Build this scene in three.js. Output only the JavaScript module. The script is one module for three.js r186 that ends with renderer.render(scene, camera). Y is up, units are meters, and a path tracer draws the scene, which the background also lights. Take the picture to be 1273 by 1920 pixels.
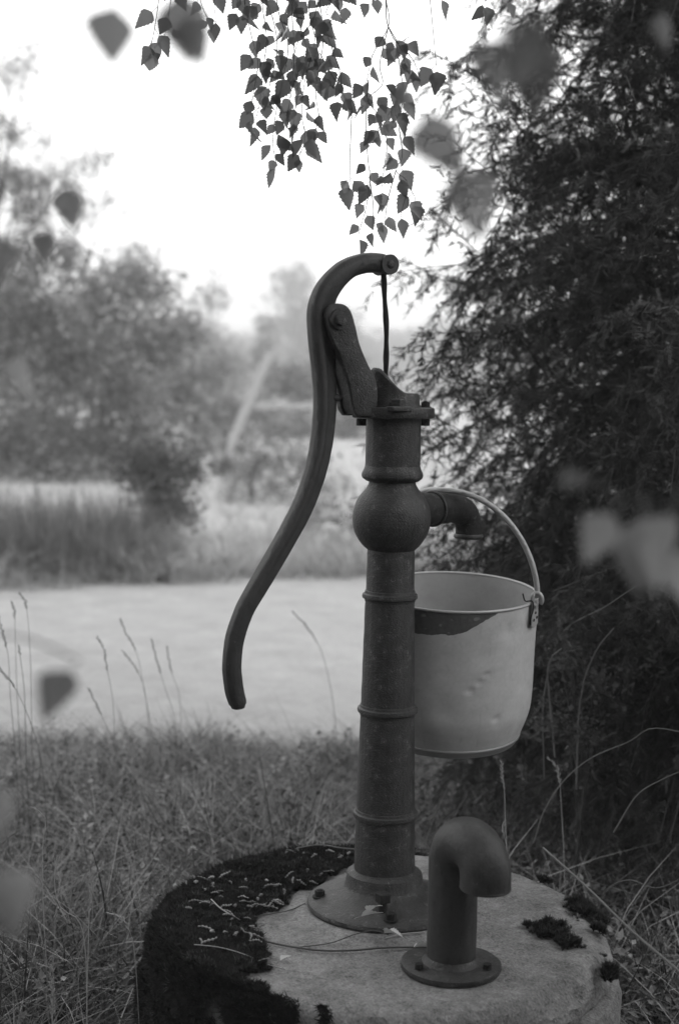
import * as THREE from 'three';
import { mergeGeometries, mergeVertices, toCreasedNormals } from 'three/addons/utils/BufferGeometryUtils.js';
import { ImprovedNoise } from 'three/addons/math/ImprovedNoise.js';
import { createNoise4D } from 'simplex-noise';
import { RoundedBoxGeometry } from 'three/addons/geometries/RoundedBoxGeometry.js';

// ------------------------------------------------------------------ camera, sky, sun, exposure
const scene = new THREE.Scene();
const F = 2667;                                        // focal length in pixels of a 1273 x 1920 frame (a 50 mm lens)
const camera = new THREE.PerspectiveCamera(2 * Math.atan(960 / F) * 180 / Math.PI, 678 / 1024, 0.05, 900);
camera.rotation.order = 'YXZ';
camera.position.set(0, 1.58, 0);
camera.rotation.set(-5.0 * Math.PI / 180, 0, 1.0 * Math.PI / 180);
camera.focus = 3.17;
camera.userData.fStop = 2.4;
camera.updateMatrixWorld(true);
scene.add(camera);

const SUN_DIR = new THREE.Vector3(0.9, 0.85, 0.55).normalize();
{ // an even overcast sky, a little brighter overhead
  const w = 256, h = 128, data = new Float32Array(w * h * 4), n = new ImprovedNoise();
  for (let j = 0; j < h; j++) for (let i = 0; i < w; i++) {
    const el = ((j + 0.5) / h - 0.5) * Math.PI, az = (i + 0.5) / w * Math.PI * 2;
    const x = Math.cos(el) * Math.cos(az), y = Math.sin(el), z = Math.cos(el) * Math.sin(az);
    let L = 1.72 + 0.3 * Math.max(0, y);
    L *= 1 + 0.03 * n.noise(x * 2 + 5, y * 4, z * 2);
    if (y < 0) L = 0.3;
    data.set([L, L, L, 1], (j * w + i) * 4);
  }
  const sky = new THREE.DataTexture(data, w, h, THREE.RGBAFormat, THREE.FloatType);
  sky.mapping = THREE.EquirectangularReflectionMapping;
  sky.magFilter = THREE.LinearFilter; sky.minFilter = THREE.LinearFilter;
  sky.needsUpdate = true;
  scene.background = sky;
  scene.environment = sky;
}
const sun = new THREE.DirectionalLight(0xffffff, 1.3);
sun.position.copy(SUN_DIR).multiplyScalar(30); sun.target.position.set(0, 0, -3);
sun.castShadow = true; sun.shadow.radius = 45;
Object.assign(sun.shadow.camera, { left: -20, right: 20, top: 20, bottom: -20, near: 1, far: 90 });
scene.add(sun, sun.target);
scene.fog = new THREE.FogExp2(0xffffff, 0.004);

const renderer = new THREE.WebGLRenderer({ antialias: true });
renderer.toneMapping = THREE.LinearToneMapping;
renderer.toneMappingExposure = 1.0;
renderer.shadowMap.enabled = true;

// ------------------------------------------------------------------ helpers
const V = (x, y, z) => new THREE.Vector3(x, y, z);
const lerp = (a, b, t) => a + (b - a) * t, clamp = (x, a, b) => Math.min(b, Math.max(a, x));
const sstep = (a, b, x) => { const t = clamp((x - a) / (b - a), 0, 1); return t * t * (3 - 2 * t); };
function rngOf(seed) { let a = seed >>> 0; return () => { a = (a + 0x6D2B79F5) | 0; let t = Math.imul(a ^ (a >>> 15), 1 | a); t = (t + Math.imul(t ^ (t >>> 7), 61 | t)) ^ t; return ((t ^ (t >>> 14)) >>> 0) / 4294967296; }; }
const perlin = new ImprovedNoise();
function fbm(x, y, z, o = 4) { let s = 0, a = 0.5; for (let i = 0; i < o; i++) { s += a * perlin.noise(x, y, z); x = x * 2.03 + 7.1; y = y * 2.03 + 3.3; z = z * 2.03 + 1.7; a *= 0.5; } return s; }

// where a point seen in the photograph stands: at a depth, on a level, or on an upright plane
function spot(px, py, d) { return V((px - 636.5) / F * d, (960 - py) / F * d, -d).applyMatrix4(camera.matrixWorld); }
function rayTo(px, py) { return spot(px, py, 1).sub(camera.position); }
function onLevel(px, py, y) { const r = rayTo(px, py); return camera.position.clone().addScaledVector(r, (y - camera.position.y) / r.y); }
function onUpright(px, py, origin, dir) {
  const r = rayTo(px, py), n = V(-dir.z, 0, dir.x);
  const t = origin.clone().sub(camera.position).dot(n) / r.dot(n);
  const p = camera.position.clone().addScaledVector(r, t).sub(origin);
  return { s: p.dot(dir), y: p.y };
}

const used = {};
function numbered(name) { const k = used[name] ?? 0; used[name] = k + 1; return k ? `${name}_${String(k).padStart(3, '0')}` : name; }
function tag(o, label, category, group, kind) {
  if (label) o.userData.label = label;
  if (category) o.userData.category = category;
  if (group) o.userData.group = group;
  if (kind) o.userData.kind = kind;
  return o;
}
function thing(name, pos, label, category, group, turn = 0) {
  const g = new THREE.Group(); g.name = numbered(name); g.position.copy(pos); g.rotation.y = turn;
  scene.add(g); return tag(g, label, category, group);
}
function mesh(name, geo, mat, parent) {
  const m = new THREE.Mesh(geo, mat); m.castShadow = m.receiveShadow = true;
  m.name = parent ? name : numbered(name); (parent || scene).add(m); return m;
}
function scatter(name, geo, mat, mats, tones, parent) {
  const m = new THREE.InstancedMesh(geo, mat, mats.length); m.name = parent ? name : numbered(name); m.userData.kind = 'stuff';
  m.castShadow = m.receiveShadow = true;
  const c = new THREE.Color();
  mats.forEach((x, i) => { m.setMatrixAt(i, x); if (tones) { const t = tones[i]; m.setColorAt(i, c.setRGB(t, t, t)); } });
  (parent || scene).add(m); return m;
}
function boxUV(g, k = 1) { // uv in metres, each face laid on the plane it faces
  if (g.index) g = g.toNonIndexed();
  const p = g.attributes.position, uv = new Float32Array(p.count * 2), a = V(), b = V(), c = V();
  for (let i = 0; i < p.count; i += 3) {
    a.fromBufferAttribute(p, i); b.fromBufferAttribute(p, i + 1); c.fromBufferAttribute(p, i + 2);
    const n = b.clone().sub(a).cross(c.clone().sub(a)), x = Math.abs(n.x), y = Math.abs(n.y), z = Math.abs(n.z);
    [a, b, c].forEach((v, q) => { const o = (i + q) * 2; if (y > x && y > z) { uv[o] = v.x * k; uv[o + 1] = v.z * k; } else if (x > z) { uv[o] = v.z * k; uv[o + 1] = v.y * k; } else { uv[o] = v.x * k; uv[o + 1] = v.y * k; } });
  }
  g.setAttribute('uv', new THREE.BufferAttribute(uv, 2)); return g;
}
function merge(list) { return mergeGeometries(list.map(g => { const c = g.index ? g.toNonIndexed() : g; for (const k of Object.keys(c.attributes)) if (!['position', 'normal', 'uv'].includes(k)) c.deleteAttribute(k); if (!c.attributes.uv) c.setAttribute('uv', new THREE.BufferAttribute(new Float32Array(c.attributes.position.count * 2), 2)); return c; })); }
function move(g, x, y, z) { return g.translate(x, y, z); }
function lathe(pts, seg = 64) { return new THREE.LatheGeometry(pts.map(([r, y]) => new THREE.Vector2(r, y)), seg); }
function tri(pos) { const g = new THREE.BufferGeometry(); g.setAttribute('position', new THREE.Float32BufferAttribute(pos, 3)); g.computeVertexNormals(); return g; }
// a tube of changing radius through points
function tube(points, radius, segs = 40, radial = 12, closed = true) {
  const curve = new THREE.CatmullRomCurve3(points, false, 'centripetal'), fr = curve.computeFrenetFrames(segs, false);
  const pos = [], idx = [], p = V();
  for (let i = 0; i <= segs; i++) {
    const t = i / segs; curve.getPointAt(t, p);
    const r = typeof radius === 'function' ? radius(t) : radius;
    for (let j = 0; j < radial; j++) { const a = j / radial * Math.PI * 2, q = p.clone().addScaledVector(fr.normals[i], Math.cos(a) * r).addScaledVector(fr.binormals[i], Math.sin(a) * r); pos.push(q.x, q.y, q.z); }
  }
  for (let i = 0; i < segs; i++) for (let j = 0; j < radial; j++) { const a = i * radial + j, b = i * radial + (j + 1) % radial; idx.push(a, b, a + radial, b, b + radial, a + radial); }
  if (closed) for (const [i, s] of [[0, 1], [segs, -1]]) { const c = pos.length / 3; curve.getPointAt(i / segs, p); pos.push(p.x, p.y, p.z); for (let j = 0; j < radial; j++) { const a = i * radial + j, b = i * radial + (j + 1) % radial; s > 0 ? idx.push(c, b, a) : idx.push(c, a, b); } }
  const g = new THREE.BufferGeometry(); g.setAttribute('position', new THREE.Float32BufferAttribute(pos, 3)); g.setIndex(idx); g.computeVertexNormals();
  return g;
}
function roughen(g, amp, freq, seed = 0) { // uneven cast or poured surface
  g = mergeVertices((() => { const c = g.clone(); c.deleteAttribute('uv'); c.deleteAttribute('normal'); return c; })(), 1e-5);
  g.computeVertexNormals();
  const p = g.attributes.position, n = g.attributes.normal;
  for (let i = 0; i < p.count; i++) { const d = amp * 2 * fbm(p.getX(i) * freq + seed, p.getY(i) * freq, p.getZ(i) * freq, 3); p.setXYZ(i, p.getX(i) + n.getX(i) * d, p.getY(i) + n.getY(i) * d, p.getZ(i) + n.getZ(i) * d); }
  return toCreasedNormals(g, 0.7);
}
function aim(dir, roll = 0, s = 1, sy = s, sz = s) { // matrix parts: y axis along dir
  const q = new THREE.Quaternion().setFromUnitVectors(V(0, 1, 0), dir.clone().normalize());
  return [q.multiply(new THREE.Quaternion().setFromAxisAngle(V(0, 1, 0), roll)), V(s, sy, sz)];
}
function matOf(pos, dir, roll, s, sy, sz) { const [q, sc] = aim(dir, roll, s, sy, sz); return new THREE.Matrix4().compose(pos, q, sc); }

// ------------------------------------------------------------------ materials (the photograph is black and white, so are they)
function texture(size, fn, srgb, rep) {
  const d = new Uint8Array(size * size * 4);
  for (let j = 0; j < size; j++) for (let i = 0; i < size; i++) { const v = fn(i / size, j / size); const q = clamp(srgb ? (v <= 0.0031308 ? v * 12.92 : 1.055 * Math.pow(v, 1 / 2.4) - 0.055) : v, 0, 1) * 255; d.set([q, q, q, 255], (j * size + i) * 4); }
  const t = new THREE.DataTexture(d, size, size); t.wrapS = t.wrapT = THREE.RepeatWrapping; t.magFilter = t.minFilter = THREE.LinearFilter;
  if (srgb) t.colorSpace = THREE.SRGBColorSpace; if (rep) t.repeat.set(rep, rep); t.needsUpdate = true; return t;
}
const n4 = createNoise4D(rngOf(12345));
function wrapNoise(seed, f, o = 4) { // tiling noise: the square rolled up on a torus
  return (u, v) => { const a = u * 2 * Math.PI, b = v * 2 * Math.PI; let s = 0, amp = 0.5, k = f / (2 * Math.PI); for (let i = 0; i < o; i++) { s += amp * n4(Math.cos(a) * k + seed + i * 3.7, Math.sin(a) * k, Math.cos(b) * k + i * 1.9, Math.sin(b) * k); k *= 2; amp *= 0.5; } return s; };
}
const G = v => new THREE.Color().setRGB(v, v, v);
const nA = wrapNoise(3, 5), nB = wrapNoise(11, 26, 3), nC = wrapNoise(23, 80, 2), nD = wrapNoise(37, 9, 5);
const ironMap = texture(512, (u, v) => {
  let c = 0.03 + 0.018 * nA(u, v) + 0.016 * nB(u, v) + 0.011 * nA(u * 3, v);
  const lichen = sstep(0.22, 0.5, nD(u, v) * 0.6 + 0.8 * nC(u, v) + 0.3 * nB(u, v) + 0.35 * nA(u, v) - 0.06);
  return clamp(lerp(c, 0.2, lichen * 0.8), 0.006, 1);
}, true, 5);
const ironBump = texture(512, (u, v) => 0.5 + 0.3 * nB(u, v) + 0.35 * nC(u, v), false, 5);
const wornMap = texture(512, (u, v) => { const run = sstep(0.1, 0.6, nA(u * 3, v) + 0.4 * nB(u * 2, v)); let c = 0.036 + 0.016 * nA(u, v) + 0.012 * nB(u, v) - 0.012 * run; return clamp(lerp(c, 0.1, 0.8 * sstep(0.42, 0.62, nD(u, v) + 0.45 * nC(u, v))), 0.008, 1); }, true, 4);
const M = {};
M.iron = new THREE.MeshPhysicalMaterial({ specularIntensity: 0.8, map: ironMap, bumpMap: ironBump, bumpScale: 0.0028, roughness: 0.5, metalness: 0.0 });
M.smoothIron = new THREE.MeshPhysicalMaterial({ specularIntensity: 0.9, color: G(0.9), map: wornMap, bumpMap: ironBump, bumpScale: 0.0007, roughness: 0.55 });
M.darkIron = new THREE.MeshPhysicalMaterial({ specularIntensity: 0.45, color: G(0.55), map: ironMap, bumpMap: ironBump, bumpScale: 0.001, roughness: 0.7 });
const concMap = texture(1024, (u, v) => { const sp = nC(u * 2, v * 2) * 0.6 + nC(u, v); return clamp(0.18 + 0.1 * nA(u, v) + 0.09 * nB(u, v) + 0.13 * sp, 0.03, 0.6); }, true, 1.6);
const concBump = texture(1024, (u, v) => 0.5 + 0.25 * nB(u, v) + 0.35 * nC(u, v), false, 1.6);
M.concrete = new THREE.MeshPhysicalMaterial({ specularIntensity: 0.4, map: concMap, bumpMap: concBump, bumpScale: 0.006, roughness: 0.95 });
M.moss = new THREE.MeshStandardMaterial({ color: G(0.01), roughness: 1 });
M.mossTuft = new THREE.MeshStandardMaterial({ color: G(1), roughness: 1, side: THREE.DoubleSide });
M.tin = new THREE.MeshStandardMaterial({ color: G(0.33), roughness: 0.45, metalness: 0.2 });
M.litter = new THREE.MeshStandardMaterial({ color: G(0.26), roughness: 0.95, side: THREE.DoubleSide });
M.deadLeaf = new THREE.MeshPhysicalMaterial({ color: G(0.5), roughness: 0.9, transmission: 0.3, thickness: 0, side: THREE.DoubleSide });
M.twig = new THREE.MeshStandardMaterial({ color: G(0.07), roughness: 0.9 });
M.paleStraw = new THREE.MeshStandardMaterial({ color: G(0.3), roughness: 0.8 });
M.stalk = new THREE.MeshStandardMaterial({ color: G(0.16), roughness: 0.85 });
M.grass = new THREE.MeshStandardMaterial({ color: G(1), roughness: 0.8, side: THREE.DoubleSide });
M.mixedGrass = new THREE.MeshStandardMaterial({ color: G(1), roughness: 0.8, side: THREE.DoubleSide, vertexColors: true });
M.leaf = new THREE.MeshPhysicalMaterial({ color: G(0.07), roughness: 0.6, transmission: 0.5, thickness: 0, side: THREE.DoubleSide });
M.paleLeaf = new THREE.MeshPhysicalMaterial({ color: G(0.36), roughness: 0.6, transmission: 0.3, thickness: 0, side: THREE.DoubleSide });
M.crown = new THREE.MeshPhysicalMaterial({ color: G(1), roughness: 0.9, specularIntensity: 0.4, transmission: 0.45, thickness: 0, side: THREE.DoubleSide });
M.needle = new THREE.MeshStandardMaterial({ color: G(1), roughness: 0.8, side: THREE.DoubleSide });
M.bark = new THREE.MeshStandardMaterial({ color: G(0.06), roughness: 0.95, bumpMap: concBump, bumpScale: 0.01 });
M.birchBark = new THREE.MeshStandardMaterial({ map: texture(256, (u, v) => nA(u * 2, v * 8) > 0.22 ? 0.04 : 0.5 + 0.15 * nB(u, v), true, 1), roughness: 0.8 });
M.timber = new THREE.MeshStandardMaterial({ color: G(0.32), roughness: 0.8 });
M.soil = new THREE.MeshStandardMaterial({ map: texture(512, (u, v) => clamp(0.045 + 0.03 * nA(u, v) + 0.02 * nB(u, v), 0.01, 1), true, 1), roughness: 1 });
M.road = new THREE.MeshStandardMaterial({ map: texture(1024, (u, v) => clamp(0.275 + 0.06 * nA(u, v) + 0.05 * nB(u, v) + 0.06 * nC(u, v), 0.1, 1), true, 0.5), bumpMap: concBump, bumpScale: 0.006, roughness: 0.95 });
M.meadow = new THREE.MeshStandardMaterial({ map: texture(512, (u, v) => clamp(0.36 + 0.08 * nA(u, v) + 0.06 * nB(u, v), 0.05, 1), true, 0.2), roughness: 1 });

// ------------------------------------------------------------------ the setting
const LID_Y = 0.40;
const wellC = onLevel(719, 1725, LID_Y), WELL_R = 0.506;
function sheet(name, w, d, x, y, z, mat, sx = 1, sz = 1, shape) {
  const g = new THREE.PlaneGeometry(w, d, sx, sz).rotateX(-Math.PI / 2); const p = g.attributes.position, uv = g.attributes.uv;
  for (let i = 0; i < p.count; i++) { if (shape) shape(p, i, x, z); uv.setXY(i, p.getX(i), p.getZ(i)); }
  g.computeVertexNormals(); const m = mesh(name, g, mat); m.position.set(x, y, z); m.userData.kind = 'structure'; return m;
}
sheet('ground', 1300, 1300, 0, 0, -250, M.soil);
const farEdge = x => -11.9 - 0.42 * clamp(x, -6, 6), nearEdge = x => -5.8 - 0.08 * clamp(x, -6, 6);   // the lane runs a little askew
sheet('road', 90, 1, 0, 0.004, 0, M.road, 300, 24, (p, i) => { const x = p.getX(i), t = p.getZ(i) + 0.5; let z = lerp(farEdge(x), nearEdge(x), t); if (t > 0.99) z += 0.25 * fbm(x * 1.5, 1, 3); if (t < 0.01) z += 0.35 * fbm(x * 1.2, 5, 3); p.setZ(i, z); p.setY(i, 0.014 + 0.02 * fbm(x * 0.5, z * 0.9, 7) - 0.012 * (Math.exp(-Math.pow((t - 0.3) / 0.07, 2)) + Math.exp(-Math.pow((t - 0.68) / 0.07, 2)))); });
sheet('meadow', 700, 1, 0, 0.008, 0, M.meadow, 350, 30, (p, i) => { const x = p.getX(i), t = p.getZ(i) + 0.5; p.setZ(i, lerp(-600, farEdge(x) - 0.7, Math.pow(t, 0.4))); });

// ------------------------------------------------------------------ the concrete well
{
  const ring = thing('concrete_well', V(wellC.x, 0, wellC.z), 'round weathered concrete well with a thick lid carrying the iron pump', 'well');
  const g = roughen(lathe([[0.42, 0.02], [WELL_R + 0.015, 0.0], [WELL_R + 0.02, 0.1], [WELL_R + 0.018, 0.2], [WELL_R + 0.016, 0.285], [WELL_R + 0.008, 0.305], [WELL_R - 0.012, 0.31], [0.43, 0.31], [0.42, 0.02]], 160), 0.006, 14, 2);
  mesh('ring_wall', boxUV(g), M.concrete, ring);
  const h = LID_Y - 0.312;
  const prof = [[0.001, 0], [0.3, 0], [WELL_R - 0.02, 0], [WELL_R - 0.006, 0.005], [WELL_R - 0.002, 0.02], [WELL_R - 0.003, h - 0.05], [WELL_R - 0.008, h - 0.034], [WELL_R - 0.018, h - 0.018], [WELL_R - 0.03, h - 0.007], [WELL_R - 0.044, h - 0.001]];
  for (let r = 0.455; r > 0.02; r -= 0.015) prof.push([r, h]);
  prof.push([0.001, h]);
  let lg = lathe(prof, 220);
  const p = lg.attributes.position;
  for (let i = 0; i < p.count; i++) { // broken edge on the right, small hollows
    const x = p.getX(i), y = p.getY(i), z = p.getZ(i), r = Math.hypot(x, z), a = Math.atan2(z, x);
    const chip = sstep(0.43, 0.5, r) * sstep(0.15, 0.45, fbm(a * 5 + 3, y * 9, 1.5, 3) + 0.25 * (Math.cos(a - 0.25) > 0.8 ? 1 : 0));
    const k = 1 - 0.022 * chip; p.setXYZ(i, x * k, y - (y > h * 0.6 ? 0.012 * chip : 0), z * k);
  }
  lg = roughen(lg, 0.0024, 18, 9);
  const lid = mesh('lid', boxUV(lg), M.concrete, ring); lid.position.y = 0.312;
  // the raised screed round the pump foot: an uneven low step of mortar
  const sc = [[0.001, 0.006], [0.19, 0.006], [0.215, 0.004], [0.225, -0.004]];
  const sg = lathe(sc.reverse(), 90); const sp = sg.attributes.position;
  for (let i = 0; i < sp.count; i++) { const a = Math.atan2(sp.getZ(i), sp.getX(i)), k = 1 + 0.12 * fbm(Math.cos(a) * 2, Math.sin(a) * 2, 4); sp.setX(i, sp.getX(i) * k); sp.setZ(i, sp.getZ(i) * k); }
  sg.computeVertexNormals();
  const B0 = onLevel(719, 1697, LID_Y);
  move(sg, B0.x - wellC.x, h, B0.z - wellC.z);
  mesh('mortar_bed', boxUV(sg), M.concrete, lid);
}

// ------------------------------------------------------------------ the hand pump
const B = onLevel(719, 1697, LID_Y + 0.006);
const TURN = 30 * Math.PI / 180;
const X1 = V(1, 0, 0), levDir = V(Math.cos(TURN), 0, -Math.sin(TURN));
const hp = py => onUpright(738 - (py - 800) * 0.0214, py, B, X1).y;          // height on the pump's axis
const lv = (px, py) => onUpright(px, py, B, levDir);                           // in the plane of the lever
const pump = thing('hand_pump', B, 'old cast iron hand pump with long curved lever standing on the concrete lid', 'water pump', null, TURN);
{
  const add = (n, g, m = M.iron, parent = pump) => mesh(n, boxUV(g), m, parent);
  // foot
  const foot = roughen(lathe([[0.06, 0], [0.172, 0], [0.1745, 0.005], [0.172, 0.012], [0.165, 0.016], [0.13, 0.029], [0.102, 0.041], [0.0915, 0.047], [0.0875, 0.053], [0.0865, 0.072], [0.084, 0.079], [0.077, 0.083], [0.0715, 0.087], [0.06, 0.09]], 96), 0.0012, 22, 4);
  const footM = add('base_flange', foot);
  const bolt = (x, y, z, r, h, parent) => {
    const head = move(new THREE.CylinderGeometry(r * 0.94, r, h, 6), 0, h / 2, 0), dome = move(new THREE.SphereGeometry(r * 0.6, 12, 6, 0, 6.3, 0, 1.57).scale(1, 0.5, 1), 0, h, 0), w = move(new THREE.CylinderGeometry(r * 1.35, r * 1.4, h * 0.2, 20), 0, h * 0.1, 0);
    const g = merge([head, dome, w]); move(g, x, y, z); return add('bolt', g, M.darkIron, parent);
  };
  for (let k = 0; k < 4; k++) { const a = k * Math.PI / 2 + 0.45; bolt(Math.cos(a) * 0.146, 0.02, Math.sin(a) * 0.146, 0.012, 0.016, footM); }
  { const a = 2.35 - TURN + 0.55; const sq = new RoundedBoxGeometry(0.026, 0.022, 0.026, 2, 0.003); move(sq, -0.066, 0.062, 0.102); add('bolt', merge([sq, move(new THREE.CylinderGeometry(0.009, 0.009, 0.05, 12), -0.066, 0.042, 0.102)]), M.darkIron, footM); }
  // column, widening downwards
  const y = { b0: 0.084, r3: hp(1525), r2: hp(1330), r1: hp(1117), neck: hp(1036), sph: hp(972), sTop: hp(905), col: hp(890), top: hp(783) };
  const rAt = h => lerp(0.0695, 0.0525, clamp((h - y.b0) / (y.neck - y.b0), 0, 1));
  const cp = [[0.05, y.b0 - 0.01]]; for (let i = 0; i <= 60; i++) { const h = lerp(y.b0 - 0.01, y.neck, i / 60); cp.push([rAt(h), h]); }
  add('column', roughen(lathe(cp, 72), 0.0008, 25, 1));
  for (const h of [y.r3, y.r2, y.r1]) {
    const r = rAt(h), g = lathe([[r - 0.002, h - 0.014], [r + 0.0015, h - 0.012], [r + 0.002, h - 0.007], [r + 0.0065, h - 0.0045], [r + 0.0075, h], [r + 0.0065, h + 0.0045], [r + 0.002, h + 0.007], [r + 0.0012, h + 0.012], [r - 0.002, h + 0.014]], 72);
    add('band', roughen(g, 0.0005, 40, h * 9));
  }
  // ball chamber
  const rs = 0.0873, sp = [[0.0525, y.neck - 0.012], [0.0532, y.neck - 0.004]];
  for (let i = 0; i <= 44; i++) { const a = lerp(-0.93, 0.7, i / 44); sp.push([rs * Math.cos(a), y.sph + rs * Math.sin(a)]); }
  sp.push([0.0585, y.sph + 0.066], [0.0528, y.sTop - 0.004], [0.0515, y.sTop + 0.004], [0.052, y.sTop + 0.012]);
  add('ball_chamber', roughen(lathe(sp, 96), 0.0009, 22, 7));
  // collar, cylinder
  add('collar', roughen(lathe([[0.05, y.col - 0.016], [0.058, y.col - 0.014], [0.066, y.col - 0.008], [0.0683, y.col - 0.003], [0.068, y.col + 0.003], [0.0635, y.col + 0.012], [0.0612, y.col + 0.02], [0.05, y.col + 0.02]], 80), 0.0006, 35, 3));
  const cy = []; for (let i = 0; i <= 20; i++) cy.push([0.061, lerp(y.col + 0.01, y.top + 0.002, i / 20)]);
  add('cylinder', roughen(lathe(cy, 80), 0.0008, 25, 5));
  // cap plate with two lugs, open cup, bolts
  const T = y.top, capS = new THREE.Shape();
  for (let i = 0; i <= 120; i++) { const a = i / 120 * Math.PI * 2, lug = Math.pow(Math.abs(Math.cos(a)), 14), r = 0.0795 + 0.018 * lug; const x = Math.cos(a) * r, z = Math.sin(a) * r; i ? capS.lineTo(x, z) : capS.moveTo(x, z); }
  const cap = new THREE.ExtrudeGeometry(capS, { depth: 0.016, bevelEnabled: true, bevelSize: 0.004, bevelThickness: 0.004, bevelSegments: 2, curveSegments: 8 }).rotateX(-Math.PI / 2);
  move(cap, 0, T + 0.003, 0);
  const capM = add('cap', toCreasedNormals(cap, 0.6));
  const cupG = (() => { // the cup wall is high towards the lever and low towards the spout
    const seg = 64, pos = [], idx = [], ro = 0.0555, ri = 0.041;
    for (let i = 0; i <= seg; i++) { const a = i / seg * Math.PI * 2, c = Math.max(0, -Math.cos(a)); const h = 0.034 + 0.055 * Math.pow(c, 1.6); const co = Math.cos(a), si = Math.sin(a);
      for (const [r, yy] of [[ro + 0.006, 0], [ro + 0.002, 0.012], [ro, h - 0.004], [ro - 0.003, h], [ri + 0.003, h], [ri, h - 0.004], [ri, 0.0]]) pos.push(co * r, T + 0.02 + yy, si * r); }
    for (let i = 0; i < seg; i++) for (let j = 0; j < 6; j++) { const a = i * 7 + j, b = a + 7; idx.push(a, a + 1, b, b, a + 1, b + 1); }
    const g = new THREE.BufferGeometry(); g.setAttribute('position', new THREE.Float32BufferAttribute(pos, 3)); g.setIndex(idx); g.computeVertexNormals(); return toCreasedNormals(g, 0.6);
  })();
  add('cup', cupG, M.iron, capM);
  for (const s of [-1, 1]) { bolt(s * 0.083, T + 0.022, 0, 0.0105, 0.013, capM); const n = move(new THREE.CylinderGeometry(0.011, 0.011, 0.016, 6), s * 0.083, T - 0.01, 0); add('nut', n, M.darkIron, capM); }
  { const sq = new RoundedBoxGeometry(0.022, 0.02, 0.022, 2, 0.003).rotateY(0.5); move(sq, -0.03, T + 0.032, 0.064); add('bolt', merge([sq, move(new RoundedBoxGeometry(0.05, 0.012, 0.034, 2, 0.004), -0.03, T + 0.02, 0.068)]), M.iron, capM); }
  // bracket: two cheeks with the lever between them
  const bp = [[614, 592], [618, 578], [630, 573], [645, 576], [655, 588], [663, 615], [670, 645], [684, 680], [700, 712], [704, 740], [702, 768], [700, 776], [671, 777], [664, 765], [659, 735], [650, 700], [640, 668], [626, 640], [617, 616]].map(([x, yy]) => { const q = lv(x - 14, yy); return new THREE.Vector2(q.s, q.y); });
  const bs = new THREE.Shape(); bs.moveTo(bp[0].x, bp[0].y); bs.splineThru(bp.slice(1, 11)); bs.lineTo(bp[11].x, bp[11].y); bs.lineTo(bp[12].x, bp[12].y); bs.splineThru([...bp.slice(13), bp[0]]);
  const cheek = z0 => move(new THREE.ExtrudeGeometry(bs, { depth: 0.012, bevelEnabled: true, bevelSize: 0.003, bevelThickness: 0.003, bevelSegments: 2, curveSegments: 6 }), 0, 0, z0);
  const fork = merge([cheek(0.022), cheek(-0.034)]);
  const lowA = lv(655, 720), lowB = lv(684, 776);
  const ws = new THREE.Shape(); const wl = [[631, 650], [656, 650], [690, 712], [701, 775], [672, 776], [666, 765], [661, 735], [652, 700], [642, 670]].map(([x, yy]) => { const q = lv(x - 14, yy); return [q.s, q.y]; }); wl.forEach(([x, yy], i) => i ? ws.lineTo(x, yy) : ws.moveTo(x, yy));
  const web = move(new THREE.ExtrudeGeometry(ws, { depth: 0.052, bevelEnabled: false }), 0, 0, -0.026);
  add('bracket', toCreasedNormals(merge([fork, web]), 0.6));
  const pv = lv(619, 600);
  const pg = new THREE.CylinderGeometry(0.0125, 0.0125, 0.088, 20).rotateX(Math.PI / 2), hd = new THREE.CylinderGeometry(0.0135, 0.015, 0.012, 6).rotateX(Math.PI / 2), ws1 = new THREE.CylinderGeometry(0.021, 0.022, 0.007, 28).rotateX(Math.PI / 2);
  move(pg, pv.s, pv.y, 0); move(hd, pv.s, pv.y, 0.049); move(ws1, pv.s, pv.y, 0.0405);
  add('pivot_bolt', merge([pg, hd, ws1]), M.iron);
  // lever, T shaped above and round in the grip
  const LP = [[728, 497, 32], [712, 494, 37], [690, 493, 36], [660, 500, 37], [634, 518, 41], [613, 545, 46], [603, 575, 50], [602, 605, 50], [605, 650, 49], [609, 700, 45], [611, 750, 43], [608, 800, 42], [601, 850, 41], [588, 900, 40], [569, 950, 39], [543, 1000, 38], [514, 1050, 37], [484, 1100, 36], [456, 1150, 34], [440, 1200, 34], [435, 1250, 34], [440, 1296, 34], [446, 1318, 31], [447, 1327, 22]];
  const lp = LP.map(([x, yy, w]) => { const q = lv(x, yy); return { p: V(q.s, q.y, 0), w: w / 836 / 2 }; });
  const curve = new THREE.CatmullRomCurve3(lp.map(o => o.p), false, 'centripetal'), N = 150, R = 28, pos = [], idx = [];
  for (let i = 0; i <= N; i++) {
    const t = i / N, c = curve.getPoint(t), tg = curve.getTangent(t), f = t * (lp.length - 1), k = Math.min(lp.length - 2, Math.floor(f)), hw = lerp(lp[k].w, lp[k + 1].w, f - k);
    const nx = V(tg.y, -tg.x, 0).normalize();                 // towards the inner side of the curve when heading down
    const inner = nx.clone().multiplyScalar(-1);
    const flat = sstep(0.18, 0.3, t) * (1 - sstep(0.62, 0.8, t)); // how far the section is a T
    const sideHalf = lerp(lerp(0.02, 0.022, sstep(0, 0.2, t)), 0.0195, sstep(0.7, 0.85, t)) * (t < 0.02 ? 0.8 : t > 0.97 ? 0.8 : 1);
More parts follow.
